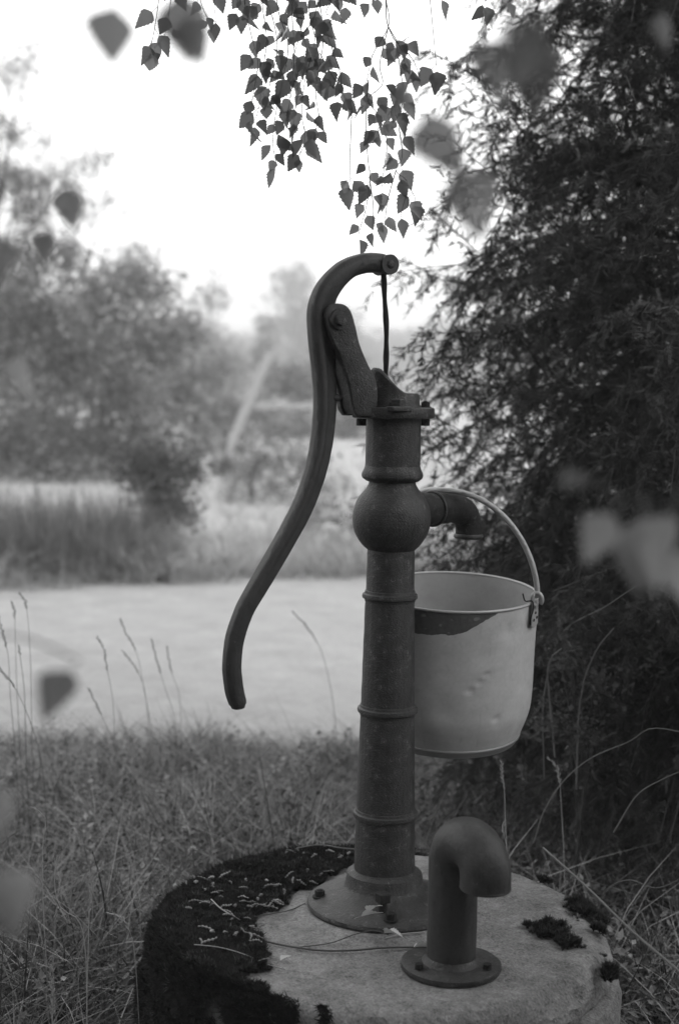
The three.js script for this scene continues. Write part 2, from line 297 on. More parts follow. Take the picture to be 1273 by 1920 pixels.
    for (let j = 0; j < R; j++) {
      const a = j / R * Math.PI * 2; let u = Math.cos(a), w = Math.sin(a);
      const sq = Math.max(Math.abs(u), Math.abs(w)), mixq = lerp(0.1, 0.5, flat); u = lerp(u, u / sq, mixq); w = lerp(w, w / sq, mixq);
      const thin = 1 - 0.55 * flat * sstep(-0.35, 0.1, u);
      const q = c.clone().addScaledVector(inner, -u * hw * -1).setZ(w * sideHalf * thin); pos.push(q.x, q.y, q.z);
    }
  }
  for (let i = 0; i < N; i++) for (let j = 0; j < R; j++) { const a = i * R + j, b = i * R + (j + 1) % R; idx.push(a, b, a + R, b, b + R, a + R); }
  for (const i of [0, N]) { const c = pos.length / 3, e = curve.getPoint(i / N).addScaledVector(curve.getTangent(i / N), i ? 0.004 : -0.012); pos.push(e.x, e.y, e.z); for (let j = 0; j < R; j++) { const a = i * R + j, b = i * R + (j + 1) % R; i ? idx.push(c, a, b) : idx.push(c, b, a); } }
  let lg = new THREE.BufferGeometry(); lg.setAttribute('position', new THREE.Float32BufferAttribute(pos, 3)); lg.setIndex(idx);
  lg = roughen(lg, 0.0006, 30, 6);
  const lever = add('lever', lg, M.smoothIron);
  const e = lv(721, 497); const eye = new THREE.CylinderGeometry(0.0215, 0.0215, 0.05, 32).rotateX(Math.PI / 2); const pin = new THREE.SphereGeometry(0.0095, 16, 10).scale(1, 1, 0.5);
  add('eye', toCreasedNormals(merge([move(eye, e.s, e.y, 0)]), 0.6), M.smoothIron, lever); add('pin', move(pin, e.s, e.y, 0.025), M.iron, lever);
  const lug = lv(629, 746); add('stop_lug', move(new THREE.SphereGeometry(0.012, 16, 12).scale(1.1, 0.75, 0.9), lug.s, lug.y, 0.002), M.smoothIron, lever);
  // rod
  const rp = [[719, 512], [721, 560], [724, 610], [724, 660], [723, 715]].map(([x, yy]) => { const q = lv(x, yy); return V(q.s, q.y, 0); }); rp.push(V(rp[4].x, T + 0.02, 0));
  add('rod', roughen(tube(rp, t => 0.0058 + 0.0008 * Math.sin(t * 23), 40, 12), 0.0004, 60, 2), M.darkIron);
}
// spout, turned further away from the camera than the lever points towards it
const SP = 50 * Math.PI / 180, spDir = V(Math.cos(SP), 0, -Math.sin(SP)), sphY = hp(968), SPY = hp(962);
{
  const loc = v => v.clone().applyAxisAngle(V(0, 1, 0), -TURN);
  const at = (s, h) => loc(spDir.clone().multiplyScalar(s)).setY(SPY + h);
  const pts = [at(0.05, 0.004), at(0.12, 0.002), at(0.19, 0.0), at(0.245, -0.003), at(0.282, -0.018), at(0.298, -0.045), at(0.3, -0.072)];
  const g = tube(pts, t => t < 0.3 ? lerp(0.041, 0.037, t / 0.3) : lerp(0.037, 0.031, (t - 0.3) / 0.7), 60, 32, false);
  mesh('spout', boxUV(roughen(g, 0.0012, 25, 8)), M.darkIron, pump);  // the darker iron puts the shadow on the spout into its colour
  const inner = tube(pts.slice(3), 0.026, 30, 24, false); 
  const sp = pump.children[pump.children.length - 1];
  mesh('spout_bore', boxUV(inner), M.darkIron, sp);
  const lip = new THREE.TorusGeometry(0.029, 0.0065, 12, 40).rotateX(Math.PI / 2).translate(pts[6].x, pts[6].y, pts[6].z); mesh('lip', boxUV(lip), M.iron, sp);
  const q = at(0.152, 0.0015), fl = new THREE.TorusGeometry(0.0385, 0.004, 10, 40).rotateY(Math.PI / 2 + SP - TURN).translate(q.x, q.y, q.z); mesh('joint', boxUV(fl), M.iron, sp);
}

// ------------------------------------------------------------------ the bucket
{
  const ctr = V(B.x + 0.158, 0, B.z - 0.245);
  const rimP = onUpright(848, 1106, ctr, X1), botP = onUpright(845, 1394, ctr, X1);
  const H = 0.36, base = V(ctr.x, rimP.y - H + 0.003, ctr.z);
  const bucket = thing('bucket', base, 'pale dented metal bucket hanging by its bail from the pump spout', 'bucket');
  bucket.rotation.set(5.6 * Math.PI / 180, 0, -0.3 * Math.PI / 180); bucket.updateMatrixWorld(true);
  const R0 = 0.1985;
  const radC = new THREE.CatmullRomCurve3([[0, 0.162], [0.042, 0.179], [0.08, 0.1915], [0.12, 0.1955], [0.22, 0.1968], [0.36, R0]].map(([h, r]) => V(r, h, 0)), false, 'centripetal'), radT = radC.getPoints(200);
  const rad = h => { let k = 0; while (k < 199 && radT[k + 1].y < h) k++; return lerp(radT[k].x, radT[k + 1].x, clamp((h - radT[k].y) / (radT[k + 1].y - radT[k].y), 0, 1)); };
  const map = texture(1024, (u, v) => {
    // u runs round the wall, v up: greyish enamel, a dark bare patch under the rim
    return 0.36 + 0.06 * nA(u * 2, v) + 0.03 * nB(u * 4, v) + 0.02 * nC(u * 4, v);
  }, true, 1);
  const bareMat = (c0) => new THREE.MeshStandardMaterial({ map: texture(512, (u, v) => c0 + 0.04 * nA(u, v) + 0.025 * nB(u, v), true, 3), roughness: 0.5, metalness: 0.2 });
  // the wall's own dirt and bare patch, u = angle / 2pi
  const patch = (u, v) => { // seen from the camera the patch lies at the front left below the rim
    const d = u - 0.70; const low = 0.842 + 0.018 * nA(u * 3, 0.3) + 0.008 * nB(u * 3, 0.3) + 0.16 * sstep(0.02, 0.15, d);
    return v > low ? 1 : 0;
  };
  const wallMap = texture(1024, (u, v) => {
        let c = 0.46 + 0.06 * nA(u * 3, v * 2) + 0.05 * nB(u * 4, v) + 0.02 * nC(u * 2, v);
    c -= 0.035 * sstep(0.05, 0.5, nD(u * 4, v)) ;
    c -= 0.22 * sstep(0.5, 0.62, nC(u * 2, v) + 0.35 * nD(u, v)) + 0.05 * sstep(0.25, 0.6, nA(u * 9, v));
    const bare = patch(u, v); if (bare) c = 0.085 + 0.035 * nB(u * 4, v) + 0.1 * sstep(0.32, 0.5, nA(u * 6, v * 3));
    return clamp(c, 0.03, 1);
  }, true, 1); wallMap.wrapT = THREE.ClampToEdgeWrapping;
  M.bucket = new THREE.MeshStandardMaterial({ map: wallMap, roughness: 0.5, metalness: 0.1, side: THREE.DoubleSide });
  M.bucketIn = new THREE.MeshStandardMaterial({ map, roughness: 0.55, metalness: 0.1 });
  const dents = [[910, 1262, 0.01], [897, 1275, 0.011], [880, 1291, 0.012], [932, 1351, 0.012], [950, 1180, 0.03], [835, 1330, 0.035], [905, 1220, 0.04]].map(([x, yy, r]) => { const w = onUpright(x, yy, V(ctr.x, base.y, ctr.z + 0.19), X1); const p = bucket.worldToLocal(V(ctr.x + w.s, base.y + w.y, ctr.z + 0.19)); const a = Math.acos(clamp(p.x / 0.197, -1, 1)); return [a, p.y, r]; });
  const shell = (off, from, to, seg = 160, ny = 72, flip = false) => {
    const pos = [], uv = [], idx = [];
    for (let j = 0; j <= ny; j++) for (let i = 0; i <= seg; i++) {
      const a = i / seg * Math.PI * 2, h = lerp(from, to, j / ny); let r = rad(h) + off;
      r += 0.0016 * fbm(Math.cos(a) * 3, h * 9, Math.sin(a) * 3, 2);
      for (const [da, dh, dr] of dents) { const d = Math.hypot((a - da) * 0.2, h - dh) / dr; if (d < 2) r -= (dr > 0.02 ? 0.003 : 0.0045) * Math.exp(-d * d * 1.6) * (dr > 0.02 ? 1 : 1 - 1.6 * Math.exp(-Math.pow(d - 1, 2) * 8) * 0.35); }
      r -= 0.0018 * Math.exp(-Math.pow((a - 0.66) / 0.016, 2)) * (h < H * 0.93 ? 1 : 0);   // the seam
      pos.push(Math.cos(a) * r, h, Math.sin(a) * r); uv.push(1 - i / seg, h / H);
    }
    for (let j = 0; j < ny; j++) for (let i = 0; i < seg; i++) { const a = j * (seg + 1) + i, b = a + 1, c = a + seg + 1, d = c + 1; flip ? idx.push(a, b, c, b, d, c) : idx.push(a, c, b, b, c, d); }
    const g = new THREE.BufferGeometry(); g.setAttribute('position', new THREE.Float32BufferAttribute(pos, 3)); g.setAttribute('uv', new THREE.Float32BufferAttribute(uv, 2)); g.setIndex(idx); g.computeVertexNormals(); return g;
  };
  mesh('wall', shell(0, 0.018, H), M.bucket, bucket);
  mesh('inside_wall', shell(-0.0025, 0.022, H, 160, 40, true), M.bucketIn, bucket);
  mesh('bottom', move(new THREE.CircleGeometry(0.161, 64).rotateX(-Math.PI / 2), 0, 0.024, 0), M.bucketIn, bucket);
  mesh('foot_band', lathe([[0.15, 0.0], [0.1605, 0.0], [0.164, 0.003], [0.1665, 0.011], [0.171, 0.014], [0.1725, 0.018], [0.1715, 0.0215], [0.165, 0.023]], 120), bareMat(0.24), bucket);
  mesh('rim', move(new THREE.TorusGeometry(R0, 0.0036, 10, 160).rotateX(Math.PI / 2), 0, H, 0), M.tin, bucket);
  // ears and bail; the ears sit to the right and a little to the front
  const EA = 0.5;
  for (const s of [1, -1]) {
    const a = s > 0 ? EA : EA + Math.PI;
    const plate = new THREE.Shape(); plate.moveTo(-0.019, -0.05); plate.quadraticCurveTo(0, -0.062, 0.019, -0.05); plate.lineTo(0.016, 0.0); plate.quadraticCurveTo(0.014, 0.03, 0, 0.032); plate.quadraticCurveTo(-0.014, 0.03, -0.016, 0.0); plate.closePath();
    const hole = new THREE.Path(); hole.absarc(0, 0.014, 0.0085, 0, 6.2832, true); plate.holes.push(hole);
    const g = new THREE.ExtrudeGeometry(plate, { depth: 0.0025, bevelEnabled: true, bevelSize: 0.001, bevelThickness: 0.001, bevelSegments: 1, curveSegments: 10 });
    g.rotateY(Math.PI / 2).translate(R0 + 0.0055, H, 0).rotateY(-a);
    const ear = mesh('ear', boxUV(toCreasedNormals(g, 0.6)), M.tin, bucket);
    for (const [z, y0] of [[-0.009, -0.035], [0.009, -0.038], [0.0, -0.022]]) { const r = new THREE.SphereGeometry(0.0038, 12, 8).scale(0.5, 1, 1).translate(R0 + 0.0095, H + y0, z).rotateY(-a); mesh('rivet', r, M.darkIron, ear); }
    const wire = tube([V(R0 - 0.02, H + 0.022, 0.012), V(R0 - 0.012, H + 0.006, 0.014), V(R0 + 0.006, H + 0.008, 0.016), V(R0 + 0.01, H - 0.012, 0.02), V(R0 + 0.007, H - 0.03, 0.024), V(R0 + 0.006, H - 0.046, 0.021), V(R0 + 0.0065, H - 0.05, 0.012)].map(v => v.applyAxisAngle(V(0, 1, 0), -a)), 0.0016, 40, 8);
    mesh('hook_wire', wire, M.darkIron, ear);
  }
  const apexW = B.clone().add(V(spDir.x * 0.185, SPY + 0.037 + 0.0065, spDir.z * 0.185)), earW = V(Math.cos(EA) * (R0 + 0.012), H + 0.014, Math.sin(EA) * (R0 + 0.012)).applyMatrix4(bucket.matrixWorld);
  const earL = V(-Math.cos(EA) * (R0 + 0.012), H + 0.014, -Math.sin(EA) * (R0 + 0.012)).applyMatrix4(bucket.matrixWorld);
  const arc = (A, E) => { const d = E.clone().sub(A), out = []; for (let i = 1; i <= 10; i++) { const t = i / 10 * Math.PI / 2; out.push(V(A.x + d.x * Math.pow(Math.sin(t), 0.93), A.y + d.y * (1 - Math.pow(Math.cos(t), 1.12)), A.z + d.z * Math.pow(Math.sin(t), 0.93))); } return out; };
  const bw = [...arc(apexW, earL).reverse(), apexW, ...arc(apexW, earW)].map(v => bucket.worldToLocal(v.clone()));
  const bail = mesh('bail', roughen(tube(bw, 0.0066, 90, 12), 0.0005, 60, 4), M.tin, bucket);
  for (const [E, s] of [[earW, 1], [earL, -1]]) { const c = bucket.worldToLocal(E.clone()); // the wire ends curl through the ears
    const o = V(Math.cos(EA), 0, Math.sin(EA)).multiplyScalar(s), k = [];
    for (let i = 0; i <= 16; i++) { const t = i / 16 * 5.2 - 0.6; k.push(c.clone().add(V(0, -0.004, 0)).addScaledVector(o, -0.002 + 0.0125 * Math.cos(t)).add(V(0.0015 * i / 16, 0.0155 * Math.sin(t), 0.0025 * i / 4))); }
    mesh('bail_end', tube(k, 0.0056, 44, 10), M.tin, bail); }
}

// ------------------------------------------------------------------ the vent pipe
{
  const base = onLevel(845, 1815, LID_Y), pipe = thing('vent_pipe', base, 'dark iron gooseneck vent pipe with downturned mouth on the concrete lid', 'vent pipe');
  const dir = V(0.056, 0, 0.092), sep = dir.length(); dir.normalize();
  const top = onUpright(870, 1522, base, X1).y - 0.05, r = 0.0505, pts = [V(0, 0.0, 0)];
  for (let i = 1; i < 6; i++) pts.push(V(0, (top - sep / 2) * i / 6, 0));
  for (let i = 0; i <= 12; i++) { const t = i / 12 * Math.PI; pts.push(dir.clone().multiplyScalar(sep / 2 * (1 - Math.cos(t))).setY(top - sep / 2 + sep / 2 * Math.sin(t))); }
  const low = onUpright(906, 1675, base.clone().addScaledVector(dir, sep), X1).y + 0.012;
  const y0 = top - sep / 2; for (let i = 1; i <= 3; i++) pts.push(dir.clone().multiplyScalar(sep).setY(lerp(y0, low, i / 3)));
  mesh('pipe', boxUV(roughen(tube(pts, r, 120, 48, false), 0.001, 24, 12)), M.smoothIron, pipe);
  mesh('mouth', boxUV(tube(pts.slice(-3), 0.045, 16, 32, false)), M.darkIron, pipe);
  const end = pts[pts.length - 1]; mesh('mouth_lip', boxUV(new THREE.TorusGeometry(0.0478, 0.0034, 8, 48).rotateX(Math.PI / 2).translate(end.x, end.y, end.z)), M.smoothIron, pipe);
  const fl = roughen(lathe([[0.045, 0.0], [0.1, 0.0], [0.1025, 0.004], [0.1015, 0.012], [0.097, 0.0145], [0.06, 0.016], [0.054, 0.022], [0.0508, 0.028]], 90), 0.0012, 26, 3);
  const flM = mesh('flange', boxUV(fl), M.iron, pipe);
  for (const a of [-0.5, 1.6, 3.7]) mesh('bolt', boxUV(merge([new THREE.CylinderGeometry(0.009, 0.01, 0.01, 6).translate(Math.cos(a) * 0.08, 0.021, -Math.sin(a) * 0.08)])), M.darkIron, flM);
}
//@@VEG
// ------------------------------------------------------------------ leaves
function birchLeaf(seed, L = 0.046, W = 0.037) { // hangs from the origin: stalk, then a toothed rhombic blade
  const r = rngOf(seed), st = 0.011 + r() * 0.008, fold = 0.1 + r() * 0.75, curl = (r() - 0.4) * 0.9, twist = (r() - 0.5) * 1.4, n = 14, rows = [];
  for (let i = 0; i <= n; i++) {
    const t = i / n, q = (t - 0.33) / 0.67; let w = t < 0.33 ? Math.pow(Math.sin(t / 0.33 * Math.PI / 2), 0.7) : Math.pow(1 - q, 0.9) * (1 + 0.05 * Math.sin(q * 3.14)) ;
    w *= W / 2 * (i % 2 ? 1.05 : 0.92); const y = -st - t * L, z = curl * t * t * L, c = Math.cos(twist * t), s = Math.sin(twist * t);
    const zz = -w * fold; rows.push([[-w * c - zz * s * 0, y - (i % 2 ? 0.0012 : 0), z + zz - w * s], [0, y, z], [w * c, y - (i % 2 ? 0.0012 : 0), z + zz + w * s]]);
  }
  const pos = [], quad = (a, b, c, d) => pos.push(...a, ...b, ...c, ...a, ...c, ...d);
  for (let i = 0; i < n; i++) { quad(rows[i][0], rows[i + 1][0], rows[i + 1][1], rows[i][1]); quad(rows[i][1], rows[i + 1][1], rows[i + 1][2], rows[i][2]); }
  const k = 0.0006; quad([-k, 0, 0], [-k, -st, 0], [k, -st, 0], [k, 0, 0]);
  const g = tri(pos); const m = mergeVertices((g.deleteAttribute('normal'), g), 1e-6); m.computeVertexNormals(); return m;
}
const LEAVES = Array.from({ length: 14 }, (_, i) => birchLeaf(100 + i, 0.043 + (i % 4) * 0.003, 0.034 + (i % 3) * 0.003));
const LEAFMATS = [0.09, 0.13, 0.19].map(c => { const m = M.leaf.clone(); m.color = G(c); return m; });
function leafCluster(seed, n, R, len) { // a spray of small leaves for crowns that stand further off
  const r = rngOf(seed), pos = [];
  for (let i = 0; i < n; i++) {
    const c = V(r() - 0.5, r() - 0.5, r() - 0.5).normalize().multiplyScalar(R * Math.cbrt(r())), d = V(r() - 0.5, r() - 0.75, r() - 0.5).normalize(), s = V(r() - 0.5, r() - 0.5, r() - 0.5).cross(d).normalize(), u = d.clone().cross(s);
    const l = len * (0.7 + r() * 0.6), w = l * 0.36, a = c, b = c.clone().addScaledVector(d, l * 0.45).addScaledVector(s, w).addScaledVector(u, w * 0.3), e = c.clone().addScaledVector(d, l), f = c.clone().addScaledVector(d, l * 0.45).addScaledVector(s, -w).addScaledVector(u, w * 0.3);
    pos.push(...a.toArray(), ...b.toArray(), ...e.toArray(), ...a.toArray(), ...e.toArray(), ...f.toArray());
  }
  return tri(pos);
}
// ------------------------------------------------------------------ the birch over the camera
{
  const root = V(-2.3, 0, 0.9), r = rngOf(77);
  const birch = thing('birch_tree', root, 'birch tree overhead with heart-shaped leaves hanging on thin drooping twigs into the top of view', 'tree');
  const rel = v => v.clone().sub(root);
  const trunkPts = [V(0, -0.05, 0), V(0.05, 1.2, -0.02), V(0.02, 2.6, 0.05), V(0.12, 4.2, -0.1), V(0.1, 6, -0.1), V(0.15, 8, 0)];
  mesh('trunk', boxUV(tube(trunkPts, t => lerp(0.14, 0.03, t), 50, 20)), M.birchBark, birch);
  const limbEnds = [V(0.3, 3.6, -3.0), V(-1.6, 3.7, -2.6), V(1.6, 3.6, -1.4), V(0.9, 3.3, -3.4), V(-0.6, 3.4, -3.2), V(-1.9, 3.2, -1.2), V(1.9, 3.7, -2.6), V(-0.6, 3.5, -1.3)];
  limbEnds.forEach((e, i) => { const s = V(root.x + 0.1, 3.3 + i * 0.25, root.z - 0.05), m = s.clone().lerp(e, 0.5).add(V(0, 1.0, 0)); mesh('limb', boxUV(tube([s, m, e].map(rel), t => lerp(0.04, 0.008, t), 30, 8)), M.bark, birch); });
  const cl = [0, 1, 2].map(i => leafCluster(500 + i, 12, 0.2, 0.055));
  cl.forEach((g, q) => { const ms = [], ts = []; let k = 0;
    while (ms.length < 2300 && k++ < 60000) { const x = lerp(-4.2, 3.4, r()), z = lerp(-3.9, 3.2, r()), y = lerp(3.35, 7.5, r()); const e = Math.pow((x + 0.4) / 3.8, 2) + Math.pow((z + 0.2) / 3.6, 2) + Math.pow((y - 4.6) / 2.9, 2); if (e > 1 || fbm(x * 0.7, y * 0.7, z * 0.7, 2) < -0.1) continue; if (y < 1.58 + 0.30 * (-z) + 0.55) continue;
      ms.push(matOf(V(x, y, z).sub(root), V(r() - 0.5, 1, r() - 0.5), r() * 6.3, 0.8 + r() * 0.5)); ts.push(0.06 + r() * 0.05); }
    scatter('crown', g, M.crown, ms, ts, birch); });
  // hanging twigs: [points in the photograph], depth, leaves
  const strand = (pts, depth, spacing, size, opt = {}) => {
    const P = pts.map(([x, y], i) => rel(spot(x, y, depth + (opt.dz ?? 0.05) * Math.sin(i * 2.1 + pts[0][0]))));
    const len = P.reduce((s, p, i) => i ? s + p.distanceTo(P[i - 1]) : 0, 0);
    const c = new THREE.CatmullRomCurve3(P, false, 'centripetal');
    const br = mesh('hanging_twig', tube(P, t => lerp(opt.thick ?? 0.0011, 0.0006, t), Math.max(16, pts.length * 6), 5), M.twig, birch);
    const n = Math.max(1, Math.round(len / spacing)), t0 = opt.from ?? 0;
    for (let i = 0; i <= n; i++) { const t = t0 + (1 - t0) * i / n; if (r() < (opt.skip ?? 0.06) && i < n) continue;
      const p = c.getPointAt(Math.min(1, t)), lf = mesh('leaf', LEAVES[Math.floor(r() * LEAVES.length)], LEAFMATS[Math.floor(r() * 3)], br);
      const side = i % 2 ? 1 : -1; lf.position.copy(p);
      lf.rotation.set((r() - 0.5) * 0.7, r() * 6.3 * (r() < 0.35 ? 1 : 0.12) + (r() < 0.5 ? 0 : Math.PI), (i === n ? 0.1 * (r() - 0.5) : side * (0.3 + r() * 0.55)), 'ZYX');
      lf.scale.setScalar(size * (0.62 + r() * 0.55)); }
    return br;
  };
  const S = (pts, spacing, opt) => strand(pts, 3.15 + (r() - 0.5) * 0.3, spacing * 1.38, 0.9, opt);
  // left group of the three in focus
  S([[300, -60], [298, 0], [290, 55], [284, 85]], 0.034); S([[330, -60], [318, 20], [312, 60], [290, 90]], 0.04, { skip: 0.2 });
  S([[372, -60], [376, 0], [388, 30], [404, 40]], 0.034); S([[410, -60], [402, 10], [405, 35]], 0.05);
  // middle group
  S([[462, -60], [458, -10], [470, 60], [484, 120], [476, 170], [470, 215]], 0.028);
  S([[500, -60], [492, 0], [500, 70], [492, 140], [486, 200], [478, 225]], 0.027);
  S([[525, -60], [520, 10], [540, 80], [530, 150], [516, 220], [512, 270], [518, 305]], 0.025);
  S([[556, -60], [548, 20], [552, 90], [548, 160], [540, 210], [532, 245]], 0.025);
  S([[585, -60], [580, 20], [590, 80], [572, 150], [566, 210], [572, 260], [562, 292]], 0.025);
  S([[590, -60], [606, 60], [600, 120], [592, 170], [598, 225], [586, 250]], 0.029);
  S([[535, -60], [560, 40], [575, 100], [560, 170], [552, 220]], 0.028);
  S([[470, -60], [510, 30], [520, 90], [508, 150], [500, 190]], 0.029);
  S([[600, -60], [590, 30], [560, 75], [548, 120]], 0.03);
  S([[630, -60], [622, 0], [612, 20], [620, 30]], 0.035); S([[646, -60], [645, -5], [650, 4]], 0.03); S([[440, -60], [446, 0], [452, 20]], 0.035);
  S([[600, 100], [622, 140], [636, 160], [650, 195]], 0.028); S([[612, 60], [640, 150], [634, 180]], 0.03);
  // right group
  S([[722, -60], [724, 10], [728, 50], [742, 78], [766, 70]], 0.05, { from: 0.7, thick: 0.002 });
  S([[724, 0], [728, 50], [700, 100], [690, 140], [684, 170]], 0.033, { from: 0.35 });
  S([[728, 50], [748, 85], [768, 130], [762, 165], [744, 190], [728, 215]], 0.03, { from: 0.2 });
  S([[742, 78], [752, 140], [756, 175], [748, 240], [754, 268]], 0.036, { from: 0.4 });
  S([[765, 100], [778, 120], [784, 135]], 0.04, { from: 0.8 });
  S([[728, 50], [712, 120], [716, 160], [690, 185], [712, 220], [708, 250]], 0.033, { from: 0.3 });
  S([[690, 150], [686, 240], [690, 300], [694, 340], [686, 390], [672, 440]], 0.036, { from: 0.3 });
  S([[712, 220], [726, 270], [722, 300], [716, 350]], 0.038, { from: 0.2 });
  S([[748, 240], [754, 290], [742, 320], [764, 345], [752, 400]], 0.036, { from: 0.2 });
  S([[742, 320], [728, 370], [722, 410]], 0.05, { from: 0.5 }); S([[694, 340], [700, 390], [698, 425]], 0.06, { from: 0.6 });
  S([[764, 345], [778, 370]], 0.04, { from: 0.7 }); S([[660, 200], [656, 300], [657, 338]], 0.05, { from: 0.9 });
  S([[800, -60], [812, 60], [818, 124]], 0.5, { from: 0.98 }); S([[905, -60], [908, -5], [912, 0]], 0.04); S([[940, -60], [946, -8]], 0.04); S([[690, -60], [700, 0], [708, -10]], 0.03); S([[830, -60], [828, -10]], 0.03);
  // large blurred leaves close to the camera: [path], depth, [leaf x, y, size, tilt, turn, tone]
  const near = (pts, depth0, leaves) => { const depth = depth0 * 0.82; const P = pts.map(([x, y]) => rel(spot(x, y, depth))); const br = mesh('hanging_twig', tube(P, 0.0011, 24, 5), M.twig, birch);
    for (const [x, y, s, rz, ry, tone, dd] of leaves) { const lf = mesh('leaf', LEAVES[Math.floor(Math.abs(x * 7 + y)) % LEAVES.length], tone > 0.12 ? M.paleLeaf : tone > 0.05 ? LEAFMATS[2] : LEAFMATS[1], br); lf.position.copy(rel(spot(x, y, depth + (dd ?? 0)))); lf.rotation.set(0.1, ry, rz, 'ZYX'); lf.scale.setScalar(s * 0.97); } };
  near([[215, -120], [222, -40], [220, -15]], 1.45, [[220, -20, 1.1, -0.1, 0.5, 0.08]]);
  near([[360, -120], [345, -50], [330, -30]], 1.4, [[335, -48, 1.25, 0.15, 0.2, 0.06], [352, 0, 1.0, 0.25, 0.6, 0.05, 0.05]]);
  near([[770, -120], [790, 60], [800, 190]], 1.28, [[790, 178, 1.15, 0.45, 0.25, 0.06], [848, 265, 1.25, 0.3, -0.3, 0.2]]);
  near([[760, -120], [750, 80], [752, 140]], 1.9, [[757, 148, 0.62, 0.1, 0.6, 0.08]]);
  near([[940, -120], [950, 0], [955, 40]], 1.3, [[948, 36, 1.1, -0.15, 0.6, 0.05], [1010, 20, 1.35, 0.1, 0.2, 0.045], [1040, 10, 1.1, -0.5, 0.3, 0.05, -0.1], [942, 130, 0.55, 0.1, 1.1, 0.08]]);
  near([[1270, -120], [1250, -10], [1245, 10]], 1.5, [[1246, 0, 0.8, 0.1, 0.8, 0.1]]);
  near([[-20, 200], [40, 270], [110, 330]], 1.75, [[118, 320, 1.05, 0.2, 0.3, 0.07], [100, 410, 0.8, -0.2, 0.6, 0.06]]);
  near([[-60, 250], [-10, 330], [5, 395]], 1.4, [[2, 400, 1.1, -0.1, 0.4, 0.08], [-8, 290, 0.7, 0, 0.9, 0.06]]);
  near([[-60, 540], [10, 600], [35, 640]], 1.6, [[35, 630, 0.9, 0.15, 1.1, 0.16]]);
  near([[-80, 1180], [60, 1200], [150, 1240]], 1.35, [[150, 1232, 1.1, -0.5, 0.7, 0.06]]);
  near([[-80, 1400], [-20, 1500], [20, 1590]], 1.1, [[14, 1585, 1.15, 0.1, 0.35, 0.15], [0, 1440, 0.9, 0.0, 0.5, 0.13]]);
  near([[1340, 900], [1260, 945], [1190, 950], [1110, 900]], 1.25, [[1168, 938, 1.0, -0.5, 0.3, 0.2], [1208, 930, 1.3, 0.1, 0.2, 0.19], [1280, 905, 1.35, -0.2, 0.35, 0.2], [1290, 970, 1.2, 0.1, 0.4, 0.2], [1130, 895, 0.5, -1.2, 0.5, 0.12], [1085, 880, 0.3, -1.0, 0.3, 0.12]]);
}
